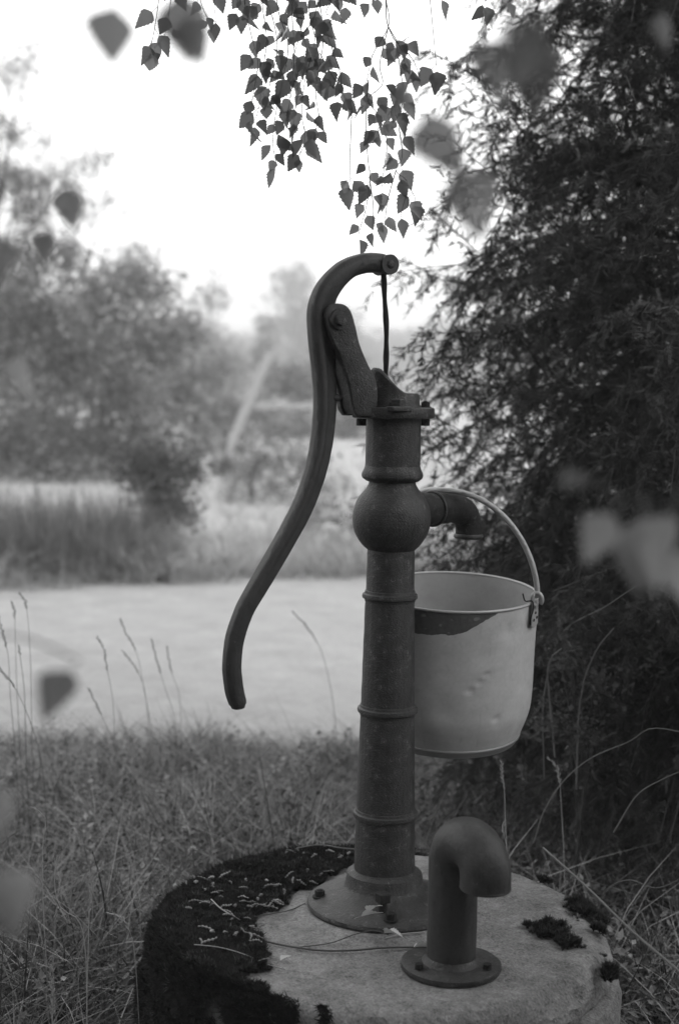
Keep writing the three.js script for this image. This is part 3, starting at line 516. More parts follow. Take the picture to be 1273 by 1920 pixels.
// ------------------------------------------------------------------ the juniper behind the bucket
{
  const r = rngOf(4242), root = V(1.5, 0, -4.7);
  const jun = thing('juniper_tree', root, 'tall dense dark juniper with drooping needled twigs filling the right side behind the bucket', 'tree');
  // how far out the bush reaches at a height (left side), so that twig ends stop there
  const reach = h => h < 0.5 ? lerp(1.15, 1.35, h / 0.5) : h < 1.1 ? lerp(1.35, 1.42, (h - 0.5) / 0.6) : h < 1.9 ? lerp(1.42, 1.27, (h - 1.1) / 0.8) : h < 2.35 ? lerp(1.27, 1.22, (h - 1.9) / 0.45) : h < 3 ? lerp(1.22, 0.98, (h - 2.35) / 0.65) : lerp(0.98, 0.2, clamp((h - 3) / 2.4, 0, 1));
  const tw = [0, 1, 2, 3].map(q => { const rr = rngOf(900 + q), pos = [], L = 0.062; // a twig with needles in whorls of three
    for (let i = 0; i < 12; i++) { const t = i / 12, y = t * L, off = rr() * 6.3, bend = V(Math.sin(t * 2 + q) * 0.004, 0, Math.cos(t * 2 + q) * 0.004);
      for (let k = 0; k < 3; k++) { const a = off + k * 2.094, l = 0.0155 * (0.8 + rr() * 0.5) * (1 - 0.4 * t), o = V(Math.cos(a), 0.25 + rr() * 0.6, Math.sin(a)).normalize(), s = V(-Math.sin(a), 0, Math.cos(a)).multiplyScalar(0.00115), b = bend.clone().setY(y);
        const e = b.clone().addScaledVector(o, l); pos.push(...b.clone().add(s).toArray(), ...b.clone().sub(s).toArray(), ...e.toArray()); } }
    for (const a of [0, 1.57]) { const s = V(Math.cos(a), 0, Math.sin(a)).multiplyScalar(0.0011); pos.push(-s.x, 0, -s.z, s.x, 0, s.z, 0, L, 0); }
    return tri(pos); });
  const mats = [[], [], [], []], tones = [[], [], [], []], rods = [[], [], [], []];
  const rodG = [];
  const limbGeos = [];
  const limbs = [];
  for (let i = 0; i < 17; i++) { const a = i / 17 * 6.283 + r() * 0.4, lean = 0.12 + r() * 0.55, h = 2.4 + r() * 2.4, c = [V(Math.cos(a) * 0.08, 0, Math.sin(a) * 0.08)];
    for (let k = 1; k <= 5; k++) { const t = k / 5; c.push(V(Math.cos(a) * (0.08 + lean * Math.pow(t, 0.8) * reach(h * t * 0.9)) + (r() - 0.5) * 0.1, h * t, Math.sin(a) * (0.08 + lean * Math.pow(t, 0.8) * reach(h * t)) + (r() - 0.5) * 0.1)); }
    limbs.push(c); mesh(i ? 'limb' : 'trunk', boxUV(tube(c, t => lerp(i ? 0.024 : 0.05, 0.004, t), 30, 8)), M.bark, jun); }
  const tint = (h) => 0.026 + 0.1 * r() * r();
  const hole = (x, y, z) => fbm(x * 1.7 + 9, y * 1.7, z * 1.7, 2);
  let nb = 0;
  for (let b = 0; b < 980; b++) { // branches: rise, then arch over and hang
    const c = limbs[Math.floor(r() * limbs.length)], cv = new THREE.CatmullRomCurve3(c), t0 = r() < 0.22 ? 0.03 + 0.22 * r() : b % 5 === 0 ? 0.5 + 0.48 * r() : 0.1 + 0.88 * r(), s = cv.getPoint(t0);
    let a = r() * 6.283; if (Math.cos(a) > 0.3 && r() < 0.75) a = Math.PI - a; // more of them on the side in view
    const R = reach(s.y + 0.25) * (0.78 + 0.33 * r()), out = V(Math.cos(a), 0, Math.sin(a));
    let L = 0; { const d = s.x * out.x + s.z * out.z, q = s.x * s.x + s.z * s.z; L = -d + Math.sqrt(Math.max(0.01, d * d - q + R * R)); } L = clamp(L, 0.22, 1.1);
    const up = 0.35 + 0.5 * r(), pts = []; for (let k = 0; k <= 4; k++) { const t = k / 4; pts.push(s.clone().addScaledVector(out, L * t).add(V((r() - 0.5) * 0.06, L * (up * t - (0.2 + 0.6 * r()) * t * t), (r() - 0.5) * 0.06))); }
    if (pts[4].x > 0.9) continue;
    nb++; const bc = new THREE.CatmullRomCurve3(pts);
    rods[b % 4].push(tube(pts, t => lerp(0.0045, 0.001, t), 10, 4, false));
    const n = Math.round(L * 21), bt = 0.45 + 1.1 * r();
    for (let i = 0; i < n; i++) { // branchlets
      const t = 0.12 + 0.88 * (i + r()) / n, p = bc.getPoint(Math.min(t, 1)), tg = bc.getTangent(Math.min(t, 1));
      if (hole(p.x, p.y, p.z) < -0.2 - (p.y < 1.6 ? 0.25 : 0)) continue;
      const side = tg.clone().cross(V(0, 1, 0)).normalize().multiplyScalar(i % 2 ? 1 : -1), d = tg.clone().multiplyScalar(0.55 + r() * 0.4).addScaledVector(side, 0.35 + r() * 0.6).add(V(0, (r() - 0.55) * 0.6, 0)).normalize();
      const l = (0.09 + r() * 0.17) * (t > 0.9 ? 0.8 : 1), m = Math.max(2, Math.round(l / 0.034)), tone = tint(p.y) * bt; let q = p.clone(), dd = d.clone();
      for (let k = 0; k < m; k++) { dd.add(V((r() - 0.5) * 0.3, -0.2, (r() - 0.5) * 0.3)).normalize();
        for (let e = 0; e < 4; e++) { const v = Math.floor(r() * 4); // short shoots to both sides of the branchlet
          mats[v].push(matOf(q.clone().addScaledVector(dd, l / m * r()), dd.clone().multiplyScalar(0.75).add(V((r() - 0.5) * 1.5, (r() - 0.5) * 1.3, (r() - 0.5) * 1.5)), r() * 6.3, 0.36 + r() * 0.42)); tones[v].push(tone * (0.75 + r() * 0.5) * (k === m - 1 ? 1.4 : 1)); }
        q = q.clone().addScaledVector(dd, l / m); }
    }
  }
  rods.forEach(g => { const m = mesh('branchwork', merge(g.map(x => (x.deleteAttribute('uv'), x))), M.bark, jun); m.userData.kind = 'stuff'; });
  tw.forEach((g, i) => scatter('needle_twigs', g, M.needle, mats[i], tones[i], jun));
  console.log('juniper twigs', mats.reduce((s, m) => s + m.length, 0), 'branches', nb);
}
// ------------------------------------------------------------------ trees and shrubs beyond the road
const CL = [0, 1, 2].map(i => leafCluster(700 + i, 16, 1, 0.3));
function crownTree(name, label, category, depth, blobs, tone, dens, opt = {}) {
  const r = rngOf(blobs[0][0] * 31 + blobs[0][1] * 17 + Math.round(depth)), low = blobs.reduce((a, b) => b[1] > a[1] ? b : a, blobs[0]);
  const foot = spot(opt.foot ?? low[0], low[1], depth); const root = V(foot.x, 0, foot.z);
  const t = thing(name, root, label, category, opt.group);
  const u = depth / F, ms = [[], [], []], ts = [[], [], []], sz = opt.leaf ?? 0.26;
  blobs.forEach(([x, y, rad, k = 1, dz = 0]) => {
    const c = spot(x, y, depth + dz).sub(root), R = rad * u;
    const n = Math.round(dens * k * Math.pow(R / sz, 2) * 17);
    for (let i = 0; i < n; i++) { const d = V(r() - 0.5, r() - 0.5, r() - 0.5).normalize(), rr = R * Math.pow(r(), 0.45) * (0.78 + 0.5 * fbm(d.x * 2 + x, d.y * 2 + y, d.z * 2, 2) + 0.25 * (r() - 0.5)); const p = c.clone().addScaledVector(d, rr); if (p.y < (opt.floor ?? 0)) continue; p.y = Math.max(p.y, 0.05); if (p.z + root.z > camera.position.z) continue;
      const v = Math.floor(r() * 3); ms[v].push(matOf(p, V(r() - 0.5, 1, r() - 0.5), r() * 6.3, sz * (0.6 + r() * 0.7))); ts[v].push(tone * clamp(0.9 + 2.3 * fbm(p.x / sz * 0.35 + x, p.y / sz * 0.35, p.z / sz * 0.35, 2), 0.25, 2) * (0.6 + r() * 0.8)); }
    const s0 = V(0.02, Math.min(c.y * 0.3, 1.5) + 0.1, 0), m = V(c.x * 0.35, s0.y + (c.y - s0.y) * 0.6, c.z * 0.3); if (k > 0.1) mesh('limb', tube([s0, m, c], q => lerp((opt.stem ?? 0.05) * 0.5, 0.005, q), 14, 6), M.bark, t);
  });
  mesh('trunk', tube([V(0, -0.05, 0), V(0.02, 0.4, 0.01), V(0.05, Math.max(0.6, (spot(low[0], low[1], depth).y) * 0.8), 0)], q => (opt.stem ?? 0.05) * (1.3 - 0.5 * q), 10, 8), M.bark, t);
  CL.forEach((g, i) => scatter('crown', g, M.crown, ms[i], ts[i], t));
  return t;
}
crownTree('willow_shrub', 'large bushy shrub at far left beyond the road, broad grey crown', 'shrub', 22.5, [[20, 560, 110], [30, 690, 120], [90, 800, 95], [10, 820, 90], [60, 470, 55], [110, 600, 100], [130, 700, 90], [40, 870, 60], [110, 880, 50], [30, 890, 45]], 0.25, 1.0, { floor: 0.05, leaf: 0.28 });
crownTree('willow_shrub', 'second rounded shrub right of the largest bushy shrub, beyond the road', 'shrub', 23, [[200, 560, 100], [250, 500, 60], [190, 680, 110], [280, 620, 80], [240, 770, 110], [170, 840, 80], [300, 540, 45], [120, 480, 50], [190, 880, 45], [250, 880, 40]], 0.25, 1.0, { floor: 0.05, leaf: 0.28 });
crownTree('willow_shrub', 'third paler shrub sloping down toward the bright gap over the lane', 'shrub', 25, [[310, 660, 80], [340, 740, 80], [290, 800, 70], [350, 610, 45], [370, 830, 60]], 0.25, 1.0, { floor: 0.05, leaf: 0.28 });
crownTree('roadside_tree', 'tall sparse tree at the left edge, thin leafy crown against white sky', 'tree', 27, [[15, 330, 50, 0.8], [60, 350, 60, 0.45], [130, 330, 70, 0.28], [60, 400, 60, 0.6], [180, 290, 50, 0.16], [215, 370, 40, 0.16], [90, 260, 45, 0.2], [20, 150, 60, 0.28], [60, 100, 45, 0.2], [25, 250, 45, 0.35], [150, 390, 45, 0.3]], 0.18, 0.9, { foot: -30, leaf: 0.2, stem: 0.09 });
crownTree('field_tree', 'pale hazy tree in the middle distance left of the pump lever', 'tree', 85, [[385, 640, 55], [400, 560, 32, 0.7], [430, 690, 60], [380, 730, 60], [430, 780, 55], [395, 500, 16, 0.4], [390, 830, 40]], 0.25, 1.0, { leaf: 0.8 });
crownTree('field_tree', 'tallest pale hazy tree far behind the top of the pump lever', 'tree', 165, [[545, 540, 50, 0.8], [570, 600, 60], [520, 610, 40], [610, 640, 70], [660, 690, 70], [640, 610, 50], [540, 690, 70], [560, 510, 30, 0.6]], 0.25, 1.0, { leaf: 1.5, stem: 0.3 });
crownTree('field_tree', 'dark narrow young tree far off just left of the pump lever', 'tree', 85, [[495, 610, 16], [495, 640, 20], [488, 670, 18], [495, 700, 16], [492, 740, 18], [490, 800, 15]], 0.16, 1.3, { leaf: 0.65 });
crownTree('field_shrub', 'low dark bush by a bright speck at the edge of the hay meadow', 'shrub', 25, [[425, 880, 20], [430, 865, 16], [420, 890, 16]], 0.12, 1.4, { leaf: 0.15, stem: 0.02 });
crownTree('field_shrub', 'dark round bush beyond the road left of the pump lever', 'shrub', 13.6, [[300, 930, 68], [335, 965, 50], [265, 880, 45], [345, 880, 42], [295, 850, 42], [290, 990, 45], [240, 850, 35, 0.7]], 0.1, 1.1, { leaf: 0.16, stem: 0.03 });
crownTree('lane_shrub', 'broad pale hazy shrub closing the lane behind the timber frame', 'shrub', 44, [[470, 770, 45], [530, 715, 55], [590, 750, 60], [650, 730, 75], [560, 795, 42], [505, 800, 42], [640, 800, 55], [700, 780, 60], [610, 690, 45]], 0.25, 1.0, { leaf: 0.45 });
crownTree('lane_shrub', 'loose pale shrub in the meadow right behind the lower half of the lever', 'shrub', 19, [[450, 890, 50, 0.7], [500, 850, 55, 0.6], [540, 800, 50, 0.5], [520, 910, 50, 0.7], [560, 860, 50, 0.6], [470, 950, 45, 0.6], [590, 800, 40, 0.4], [430, 940, 40, 0.5]], 0.25, 0.8, { leaf: 0.16, stem: 0.02 });
crownTree('lane_shrub', 'pale leafy shrub at the left side of the hazy gap over the meadow', 'shrub', 33, [[400, 770, 60], [430, 820, 45], [370, 710, 60], [405, 690, 40], [385, 840, 45], [440, 760, 35]], 0.25, 1.0, { leaf: 0.36 });
crownTree('field_shrub', 'loose grey bush beyond the road between lever and pump column', 'shrub', 14.5, [[600, 960, 50, 0.6], [570, 890, 35, 0.4], [630, 910, 40, 0.5], [660, 970, 45, 0.6], [560, 1000, 35, 0.6], [600, 860, 30, 0.3]], 0.25, 0.9, { leaf: 0.16, stem: 0.02 });
{ // the far wood closing the view
  const r = rngOf(31), ms = [], ts = []; for (let i = 0; i < 5200; i++) { const x = lerp(-120, 140, r()), z = -235 - r() * 30, hgt = 9 + 6 * fbm(x * 0.06, 2, 1, 3) + 5 * sstep(12, 48, Math.abs(x + 14)); const y = hgt * Math.pow(r(), 0.7); ms.push(matOf(V(x, y, z), V(r() - 0.5, 1, r() - 0.5), r() * 6.3, 1.9 + r() * 1.9)); ts.push(0.13 + 0.16 * r()); }
  tag(scatter('far_wood', CL[0], M.crown, ms, ts), 'pale hazy line of trees along the far edge of the meadow', 'wood', null, 'stuff');
}
// ------------------------------------------------------------------ the pale timber frame in the meadow
{
  const d = 29, a = spot(443, 818, d), b = spot(506, 662, d), f = thing('timber_frame', V(a.x, 0, a.z), 'pale timber frame, one post leaning, in the hazy distance left of the lever', 'timber frame');
  const rel = v => v.clone().sub(f.position), beam = (p, q, w) => { const L = p.distanceTo(q), g = new RoundedBoxGeometry(w, L, w, 2, 0.02); g.applyMatrix4(matOf(p.clone().lerp(q, 0.5), q.clone().sub(p), 0, 1)); return g; };
  const foot = b.clone().lerp(a, 1.42), top = b; foot.y = Math.max(0, foot.y);
  mesh('post', beam(rel(V(foot.x, 0.0, foot.z)), rel(top), 0.17), M.timber, f);
  const c0 = spot(478, 762, d), c1 = spot(590, 762, d); mesh('crossbar', beam(rel(c0), rel(c1), 0.13), M.timber, f);
  const q1 = spot(588, 752, d), q2 = spot(592, 905, d); mesh('post', beam(rel(q1), rel(V(q2.x, 0, q2.z)), 0.13), M.timber, f);
  const sp = onLevel(400, 905, 0), p = thing('meadow_post', V(spot(401, 840, 26).x, 0, spot(401, 840, 26).z), 'slim pale post with a bright cap standing in the meadow left of the timber frame', 'post');
  const h1 = spot(401, 832, 26).y; mesh('post', new THREE.CylinderGeometry(0.035, 0.045, h1, 10).translate(0, h1 / 2, 0), M.stalk, p); mesh('cap', new RoundedBoxGeometry(0.2, 0.26, 0.12, 2, 0.02).translate(0, h1 + 0.05, 0), M.timber, p);
}
{ // added out-of-view bushes behind and beside the camera, blocking sky light from the foreground
  const r = rngOf(616); [[-2.6, 4.2, 1.7, 4.6], [0.3, 4.6, 1.8, 5.2], [3.0, 4.3, 1.7, 4.4], [-2.35, -0.7, 1.15, 2.9], [2.3, -0.9, 1.05, 2.6]].forEach(([x, z, R, h], q) => { const t = thing('added_shade_bush', V(x, 0, z), ['added unseen tall bush behind the camera at the left, blocking sky light', 'added unseen tallest bush straight behind the camera, blocking sky light', 'added unseen tall bush behind the camera at the right, blocking sky light', 'added unseen bush beside the camera at the left, shading the foreground', 'added unseen bush beside the camera at the right, shading the foreground'][q], 'bush'), ms = [[], [], []], ts = [[], [], []]; for (let i = 0; i < 1500; i++) { const a = r() * 6.3, rr = R * Math.sqrt(r()), y = 0.1 + h * r(); const k = Math.sqrt(Math.max(0.05, 1 - Math.pow(y / h * 1.6 - 0.6, 2))); ms[i % 3].push(matOf(V(Math.cos(a) * rr * k, y, Math.sin(a) * rr * k), V(r() - 0.5, 1, r() - 0.5), r() * 6.3, 0.2 + 0.12 * r())); ts[i % 3].push(0.1 + 0.08 * r()); } CL.forEach((g, i) => scatter('crown', g, M.crown, ms[i], ts[i], t)); for (let i = 0; i < 4; i++) mesh('stem', tube([V(0.1 * i - 0.15, 0, 0), V((r() - 0.5) * R, h * 0.45, (r() - 0.5) * R), V((r() - 0.5) * R * 1.4, h * 0.8, (r() - 0.5) * R * 1.4)], u => lerp(0.03, 0.008, u), 14, 6), M.bark, t); });
}
// ------------------------------------------------------------------ grass and weeds
function blade(pos, base, dirA, len, bend, w, r) { // a curved tapering strip
  const n = 5, d = V(Math.cos(dirA), 0, Math.sin(dirA)), s = V(-Math.sin(dirA), 0, Math.cos(dirA)); let prev = null;
  for (let i = 0; i <= n; i++) { const t = i / n, y = len * (t - bend * 0.35 * t * t), o = len * bend * t * t * 0.8, hw = w * (1 - t * t) * 0.5 + 0.0003, c = base.clone().addScaledVector(d, o).add(V(0, y, 0)), a = c.clone().addScaledVector(s, hw), b = c.clone().addScaledVector(s, -hw);
    if (prev) pos.push(...prev[0].toArray(), ...prev[1].toArray(), ...b.toArray(), ...prev[0].toArray(), ...b.toArray(), ...a.toArray()); prev = [a, b]; }
}
function tuft(seed, n, len, spread, w) { const r = rngOf(seed), pos = []; for (let i = 0; i < n; i++) blade(pos, V((r() - 0.5) * spread, 0, (r() - 0.5) * spread), r() * 6.3, len * (0.6 + r() * 0.6), 0.15 + 1.7 * r(), w * (0.6 + r() * 0.7), r); return tri(pos); }
function sprig(seed, h, n, leaf) { // a weed: stem with pairs of leaves
  const r = rngOf(seed), pos = []; const lean = r() * 6.3, at = t => V(Math.cos(lean) * h * 0.25 * t * t, h * t, Math.sin(lean) * h * 0.25 * t * t);
  for (let i = 0; i < 4; i++) { const a = at(i / 4), b = at((i + 1) / 4); pos.push(a.x - 0.001, a.y, a.z, a.x + 0.001, a.y, a.z, b.x, b.y, b.z); }
  for (let i = 0; i < n; i++) { const t = 0.2 + 0.8 * (i / n), p = at(t), a = i * 2.4 + r(), o = V(Math.cos(a), 0.45 + r() * 0.5 - 0.4 * (1 - t), Math.sin(a)).normalize(), s = V(-Math.sin(a), (r() - 0.5) * 0.6, Math.cos(a)), l = leaf * (0.7 + r() * 0.6), w = l * 0.24, u = V(0, -l * 0.12, 0);
    const m1 = p.clone().addScaledVector(o, l * 0.45).addScaledVector(s, w), m2 = p.clone().addScaledVector(o, l * 0.45).addScaledVector(s, -w), mm = p.clone().addScaledVector(o, l * 0.5).add(u), e = p.clone().addScaledVector(o, l).add(u);
    for (const [x, y, z] of [[p, m1, mm], [m1, e, mm], [p, mm, m2], [mm, e, m2]]) pos.push(...x.toArray(), ...y.toArray(), ...z.toArray()); }
  return tri(pos);
}
const beforeWell = (x, z) => z > wellC.z - 0.15 && Math.abs(x / -z - wellC.x / -wellC.z) < 0.205;   // trodden bare in front of the well
const inWell = (x, z, k = 1) => Math.hypot(x - wellC.x, z - wellC.z) < (WELL_R + 0.03) * k;
{
  const r = rngOf(99), T = [tuft(1, 12, 0.34, 0.1, 0.004), tuft(2, 11, 0.4, 0.1, 0.0035), tuft(3, 13, 0.24, 0.1, 0.0045), tuft(4, 4, 0.38, 0.12, 0.003)];
  const Wd = [sprig(11, 0.26, 15, 0.034), sprig(12, 0.2, 12, 0.04), sprig(13, 0.3, 18, 0.028)];
  const put = (out, g, m, tone) => { const p = g.attributes.position, q = V(); for (let i = 0; i < p.count; i++) { q.fromBufferAttribute(p, i).applyMatrix4(m); out.pos.push(q.x, q.y, q.z); out.col.push(tone, tone, tone); } };
  const plant = (out, x, z, kind, hs) => { const u = r(); let g, tone, sc = 0.65 + 0.55 * r();
    const weed = [0.3, 0.45, 0.55][kind];
    if (u < weed) { g = Wd[Math.floor(r() * 3)]; tone = 0.045 + 0.28 * Math.pow(r(), 4); sc *= 0.9; } else if (u < weed + 0.25) { g = T[3]; tone = 0.15 + 0.34 * r() * r(); } else { g = T[Math.floor(r() * 3)]; tone = 0.045 + 0.2 * Math.pow(r(), 3); }
    put(out, g, matOf(V(x, 0, z), V((r() - 0.35) * 1.3, 1, (r() - 0.5) * 1.1), r() * 6.3, sc, sc * hs), tone); };
  const build = out => { const g = new THREE.BufferGeometry(); g.setAttribute('position', new THREE.Float32BufferAttribute(out.pos, 3)); g.setAttribute('color', new THREE.Float32BufferAttribute(out.col, 3)); g.computeVertexNormals(); return g; };
  const SZ = 0.36, patches = [0, 1, 2].map(kind => [0, 1, 2].map(() => { const out = { pos: [], col: [] }; for (let i = 0; i < 120; i++) plant(out, (r() - 0.5) * SZ, (r() - 0.5) * SZ, kind, 1); return build(out); }));
  const at = patches.map(k => k.map(() => [])), tn = patches.map(k => k.map(() => [])), rim = { pos: [], col: [] };
  const hAt = (x, z) => lerp(0.5, 0.95, sstep(-5.95, -4.3, z)) * Math.max(0.4, 0.9 + 1.3 * fbm(x * 1.9, 3, z * 1.9, 3));
  const bare = (x, z) => inWell(x, z) || beforeWell(x, z);
  for (let z = -5.9; z < -1.3; z += SZ * 0.92) for (let x = -2.3; x < 2.4; x += SZ * 0.92) {
    const px = x + (r() - 0.5) * 0.14, pz = z + (r() - 0.5) * 0.14 + (z < -5.6 ? 0.5 * fbm(x * 2.5, 2, 9, 3) : 0); if (Math.abs(px) > 0.45 + 0.3 * -pz) continue;
    const kind = px > 0.5 - 0.12 * r() && pz > -5.4 ? 2 : pz < -4.1 + 0.4 * r() ? 1 : 0;
    if (Math.hypot(px - wellC.x, pz - wellC.z) < WELL_R + 0.36 || beforeWell(px, pz) || beforeWell(px - 0.25, pz) || beforeWell(px + 0.25, pz)) {
      for (let i = 0; i < 70; i++) { const qx = px + (r() - 0.5) * SZ, qz = pz + (r() - 0.5) * SZ; if (bare(qx, qz)) continue; const d = Math.hypot(qx - wellC.x, qz - wellC.z) - WELL_R; plant(rim, qx, qz, kind, hAt(qx, qz) * lerp(0.5, 1, sstep(0.05, 0.3, d))); } continue; }
    const v = Math.floor(r() * 3); at[kind][v].push(new THREE.Matrix4().compose(V(px, 0, pz), new THREE.Quaternion().setFromAxisAngle(V(0, 1, 0), (r() - 0.5) * 0.5), V(1, hAt(px, pz), 1))); tn[kind][v].push(0.8 + 0.5 * r());
  }
  const lab = ['long tangled grass and weeds of the verge left of the well', 'soft leafy grass of the verge along the near edge of the road', 'weedy undergrowth in the shade at the right beneath the juniper'];
  patches.forEach((k, a) => k.forEach((g, b) => at[a][b].length && tag(scatter('grass', g, M.mixedGrass, at[a][b], tn[a][b]), lab[a], 'grass', null, 'stuff')));
  const rm = mesh('grass', build(rim), M.mixedGrass); tag(rm, 'thin grass close round the foot of the concrete well', 'grass', null, 'stuff');
  // far verge and the meadow
  const vm = [], vt = []; for (let i = 0; i < 2600; i++) { const x = lerp(-5.5, 4.5, r()), z = farEdge(x) + lerp(-2.2, 0.35 + 0.5 * fbm(x * 2, 1, 1, 3), Math.pow(r(), 0.8)); vm.push(matOf(V(x, 0, z), V((r() - 0.5) * 0.7, 1, (r() - 0.5) * 0.7), r() * 6.3, (0.5 + r() * 0.7) * (1 + 1.2 * fbm(x * 1.5, 6, z, 2)))); vt.push(0.22 + 0.14 * r()); }
  tag(scatter('verge_grass', T[0], M.grass, vm, vt), 'pale short grass along the far side of the road', 'grass', null, 'stuff');
  const dm = [], dt = []; for (let i = 0; i < 1800; i++) { const p = spot(lerp(-60, 330, Math.pow(r(), 0.9)), 1040, lerp(11.2, 13.2, r())), h = 1.15 + 0.5 * fbm(p.x * 2, 1, p.z, 2) ; dm.push(matOf(V(p.x, 0, p.z), V((r() - 0.5) * 0.3, 1, (r() - 0.5) * 0.3), r() * 6.3, h * (p.x > -1.75 ? 0.75 : 1.25) * (0.6 + 0.6 * r()))); dt.push(0.06 + 0.08 * r()); }
  tag(scatter('tall_weeds', T[1], M.grass, dm, dt), 'tall dark weeds and grass at the left beyond the road', 'weeds', null, 'stuff');
  const mm = [], mt = []; for (let i = 0; i < 6000; i++) { const z = lerp(-14, -40, Math.pow(r(), 1.6)), x = lerp(-0.3, 0.3, r()) * -z; mm.push(matOf(V(x, 0, z), V((r() - 0.5) * 0.4, 1, (r() - 0.5) * 0.4), r() * 6.3, 0.5 + r() * 0.5)); mt.push(0.3 + 0.18 * r()); }
  tag(scatter('meadow_grass', T[2], M.grass, mm, mt), 'pale dry grass of the hay meadow in front of the shrubs', 'grass', null, 'stuff');
}
// ------------------------------------------------------------------ moss, litter and stalks
const inPoly = (x, z, P) => { let c = false; for (let i = 0, j = P.length - 1; i < P.length; j = i++) if ((P[i].z > z) !== (P[j].z > z) && x < (P[j].x - P[i].x) * (z - P[i].z) / (P[j].z - P[i].z) + P[i].x) c = !c; return c; };
const mossTuft = [0, 1, 2].map(q => { const r = rngOf(60 + q), pos = []; for (let i = 0; i < 11; i++) { const a = r() * 6.3, o = V(Math.cos(a), 0.5 + r() * 1.3, Math.sin(a)).normalize(), s = V(-Math.sin(a), 0, Math.cos(a)).multiplyScalar(0.0011), b = V(Math.cos(a), 0, Math.sin(a)).multiplyScalar(0.003 * r()), e = b.clone().addScaledVector(o, 0.006 + r() * 0.007); pos.push(...b.clone().add(s).toArray(), ...b.clone().sub(s).toArray(), ...e.toArray()); } return tri(pos); });
function mossMat(name, label, test, n, box, seed, hgt, group) {
  const r = rngOf(seed), o = V((box[0] + box[1]) / 2, LID_Y, (box[2] + box[3]) / 2), t = thing(name, o, label, 'moss', group), ms = [[], [], []], ts = [[], [], []], pos = [];
  const cell = (box[1] - box[0]) > 0.2 ? 0.011 : 0.006, H = (x, z) => hgt * (0.45 + 1.3 * Math.max(0, fbm(x * 22, 3 + seed, z * 22, 3) + 0.25)), ok = (x, z) => (cell < 0.01 || fbm(x * 17, 7, z * 17, 3) < 0.22) && test(x + 0.02 * fbm(x * 30, 5, z * 30, 3), z + 0.02 * fbm(x * 30, 15, z * 30, 3));
  const yOf = (x, z) => { const d = Math.hypot(x - wellC.x, z - wellC.z); return -0.03 * sstep(WELL_R - 0.035, WELL_R + 0.012, d); };
  for (let x = box[0]; x < box[1]; x += cell) for (let z = box[2]; z < box[3]; z += cell) { if (!ok(x + cell / 2, z + cell / 2)) continue; const q = [[x, z], [x, z + cell], [x + cell, z + cell], [x + cell, z]].map(([a, b]) => [a - o.x, (ok(a, b) ? H(a, b) : 0.0015) + yOf(a, b), b - o.z]); pos.push(...q[0], ...q[1], ...q[2], ...q[0], ...q[2], ...q[3]); }
  if (pos.length) mesh('moss_pad', tri(pos), M.moss, t);
  for (let i = 0, k = 0; i < n && k < n * 30; k++) { const x = lerp(box[0], box[1], r()), z = lerp(box[2], box[3], r()); if (!ok(x, z)) continue; i++; const v = k % 3; ms[v].push(matOf(V(x - o.x, H(x, z) - 0.001 + yOf(x, z), z - o.z), V((r() - 0.5) * 0.7, 1, (r() - 0.5) * 0.7), r() * 6.3, 0.7 + r() * 0.8)); ts[v].push(0.006 + 0.014 * r() + (r() < 0.06 ? 0.05 : 0) + (r() < 0.015 ? 0.15 : 0)); }
  const loose = (x, z) => test(x + 0.09 * fbm(x * 14, 5, z * 14, 2), z + 0.09 * fbm(x * 14, 15, z * 14, 2)); // stray tufts thinning out over the stone
  for (let i = 0, k = 0; i < n * 0.05 && k < n * 4; k++) { const x = lerp(box[0], box[1], r()), z = lerp(box[2], box[3], r()); if (ok(x, z) || !loose(x, z) || Math.hypot(x - wellC.x, z - wellC.z) > WELL_R - 0.01) continue; i++; ms[k % 3].push(matOf(V(x - o.x, 0.001, z - o.z), V((r() - 0.5) * 0.7, 1, (r() - 0.5) * 0.7), r() * 6.3, 0.35 + r() * 0.6)); ts[k % 3].push(0.012 + 0.03 * r()); }
  ms.forEach((m, v) => m.length && scatter('moss_tufts', mossTuft[v], M.mossTuft, m, ts[v], t));
  return t;
}
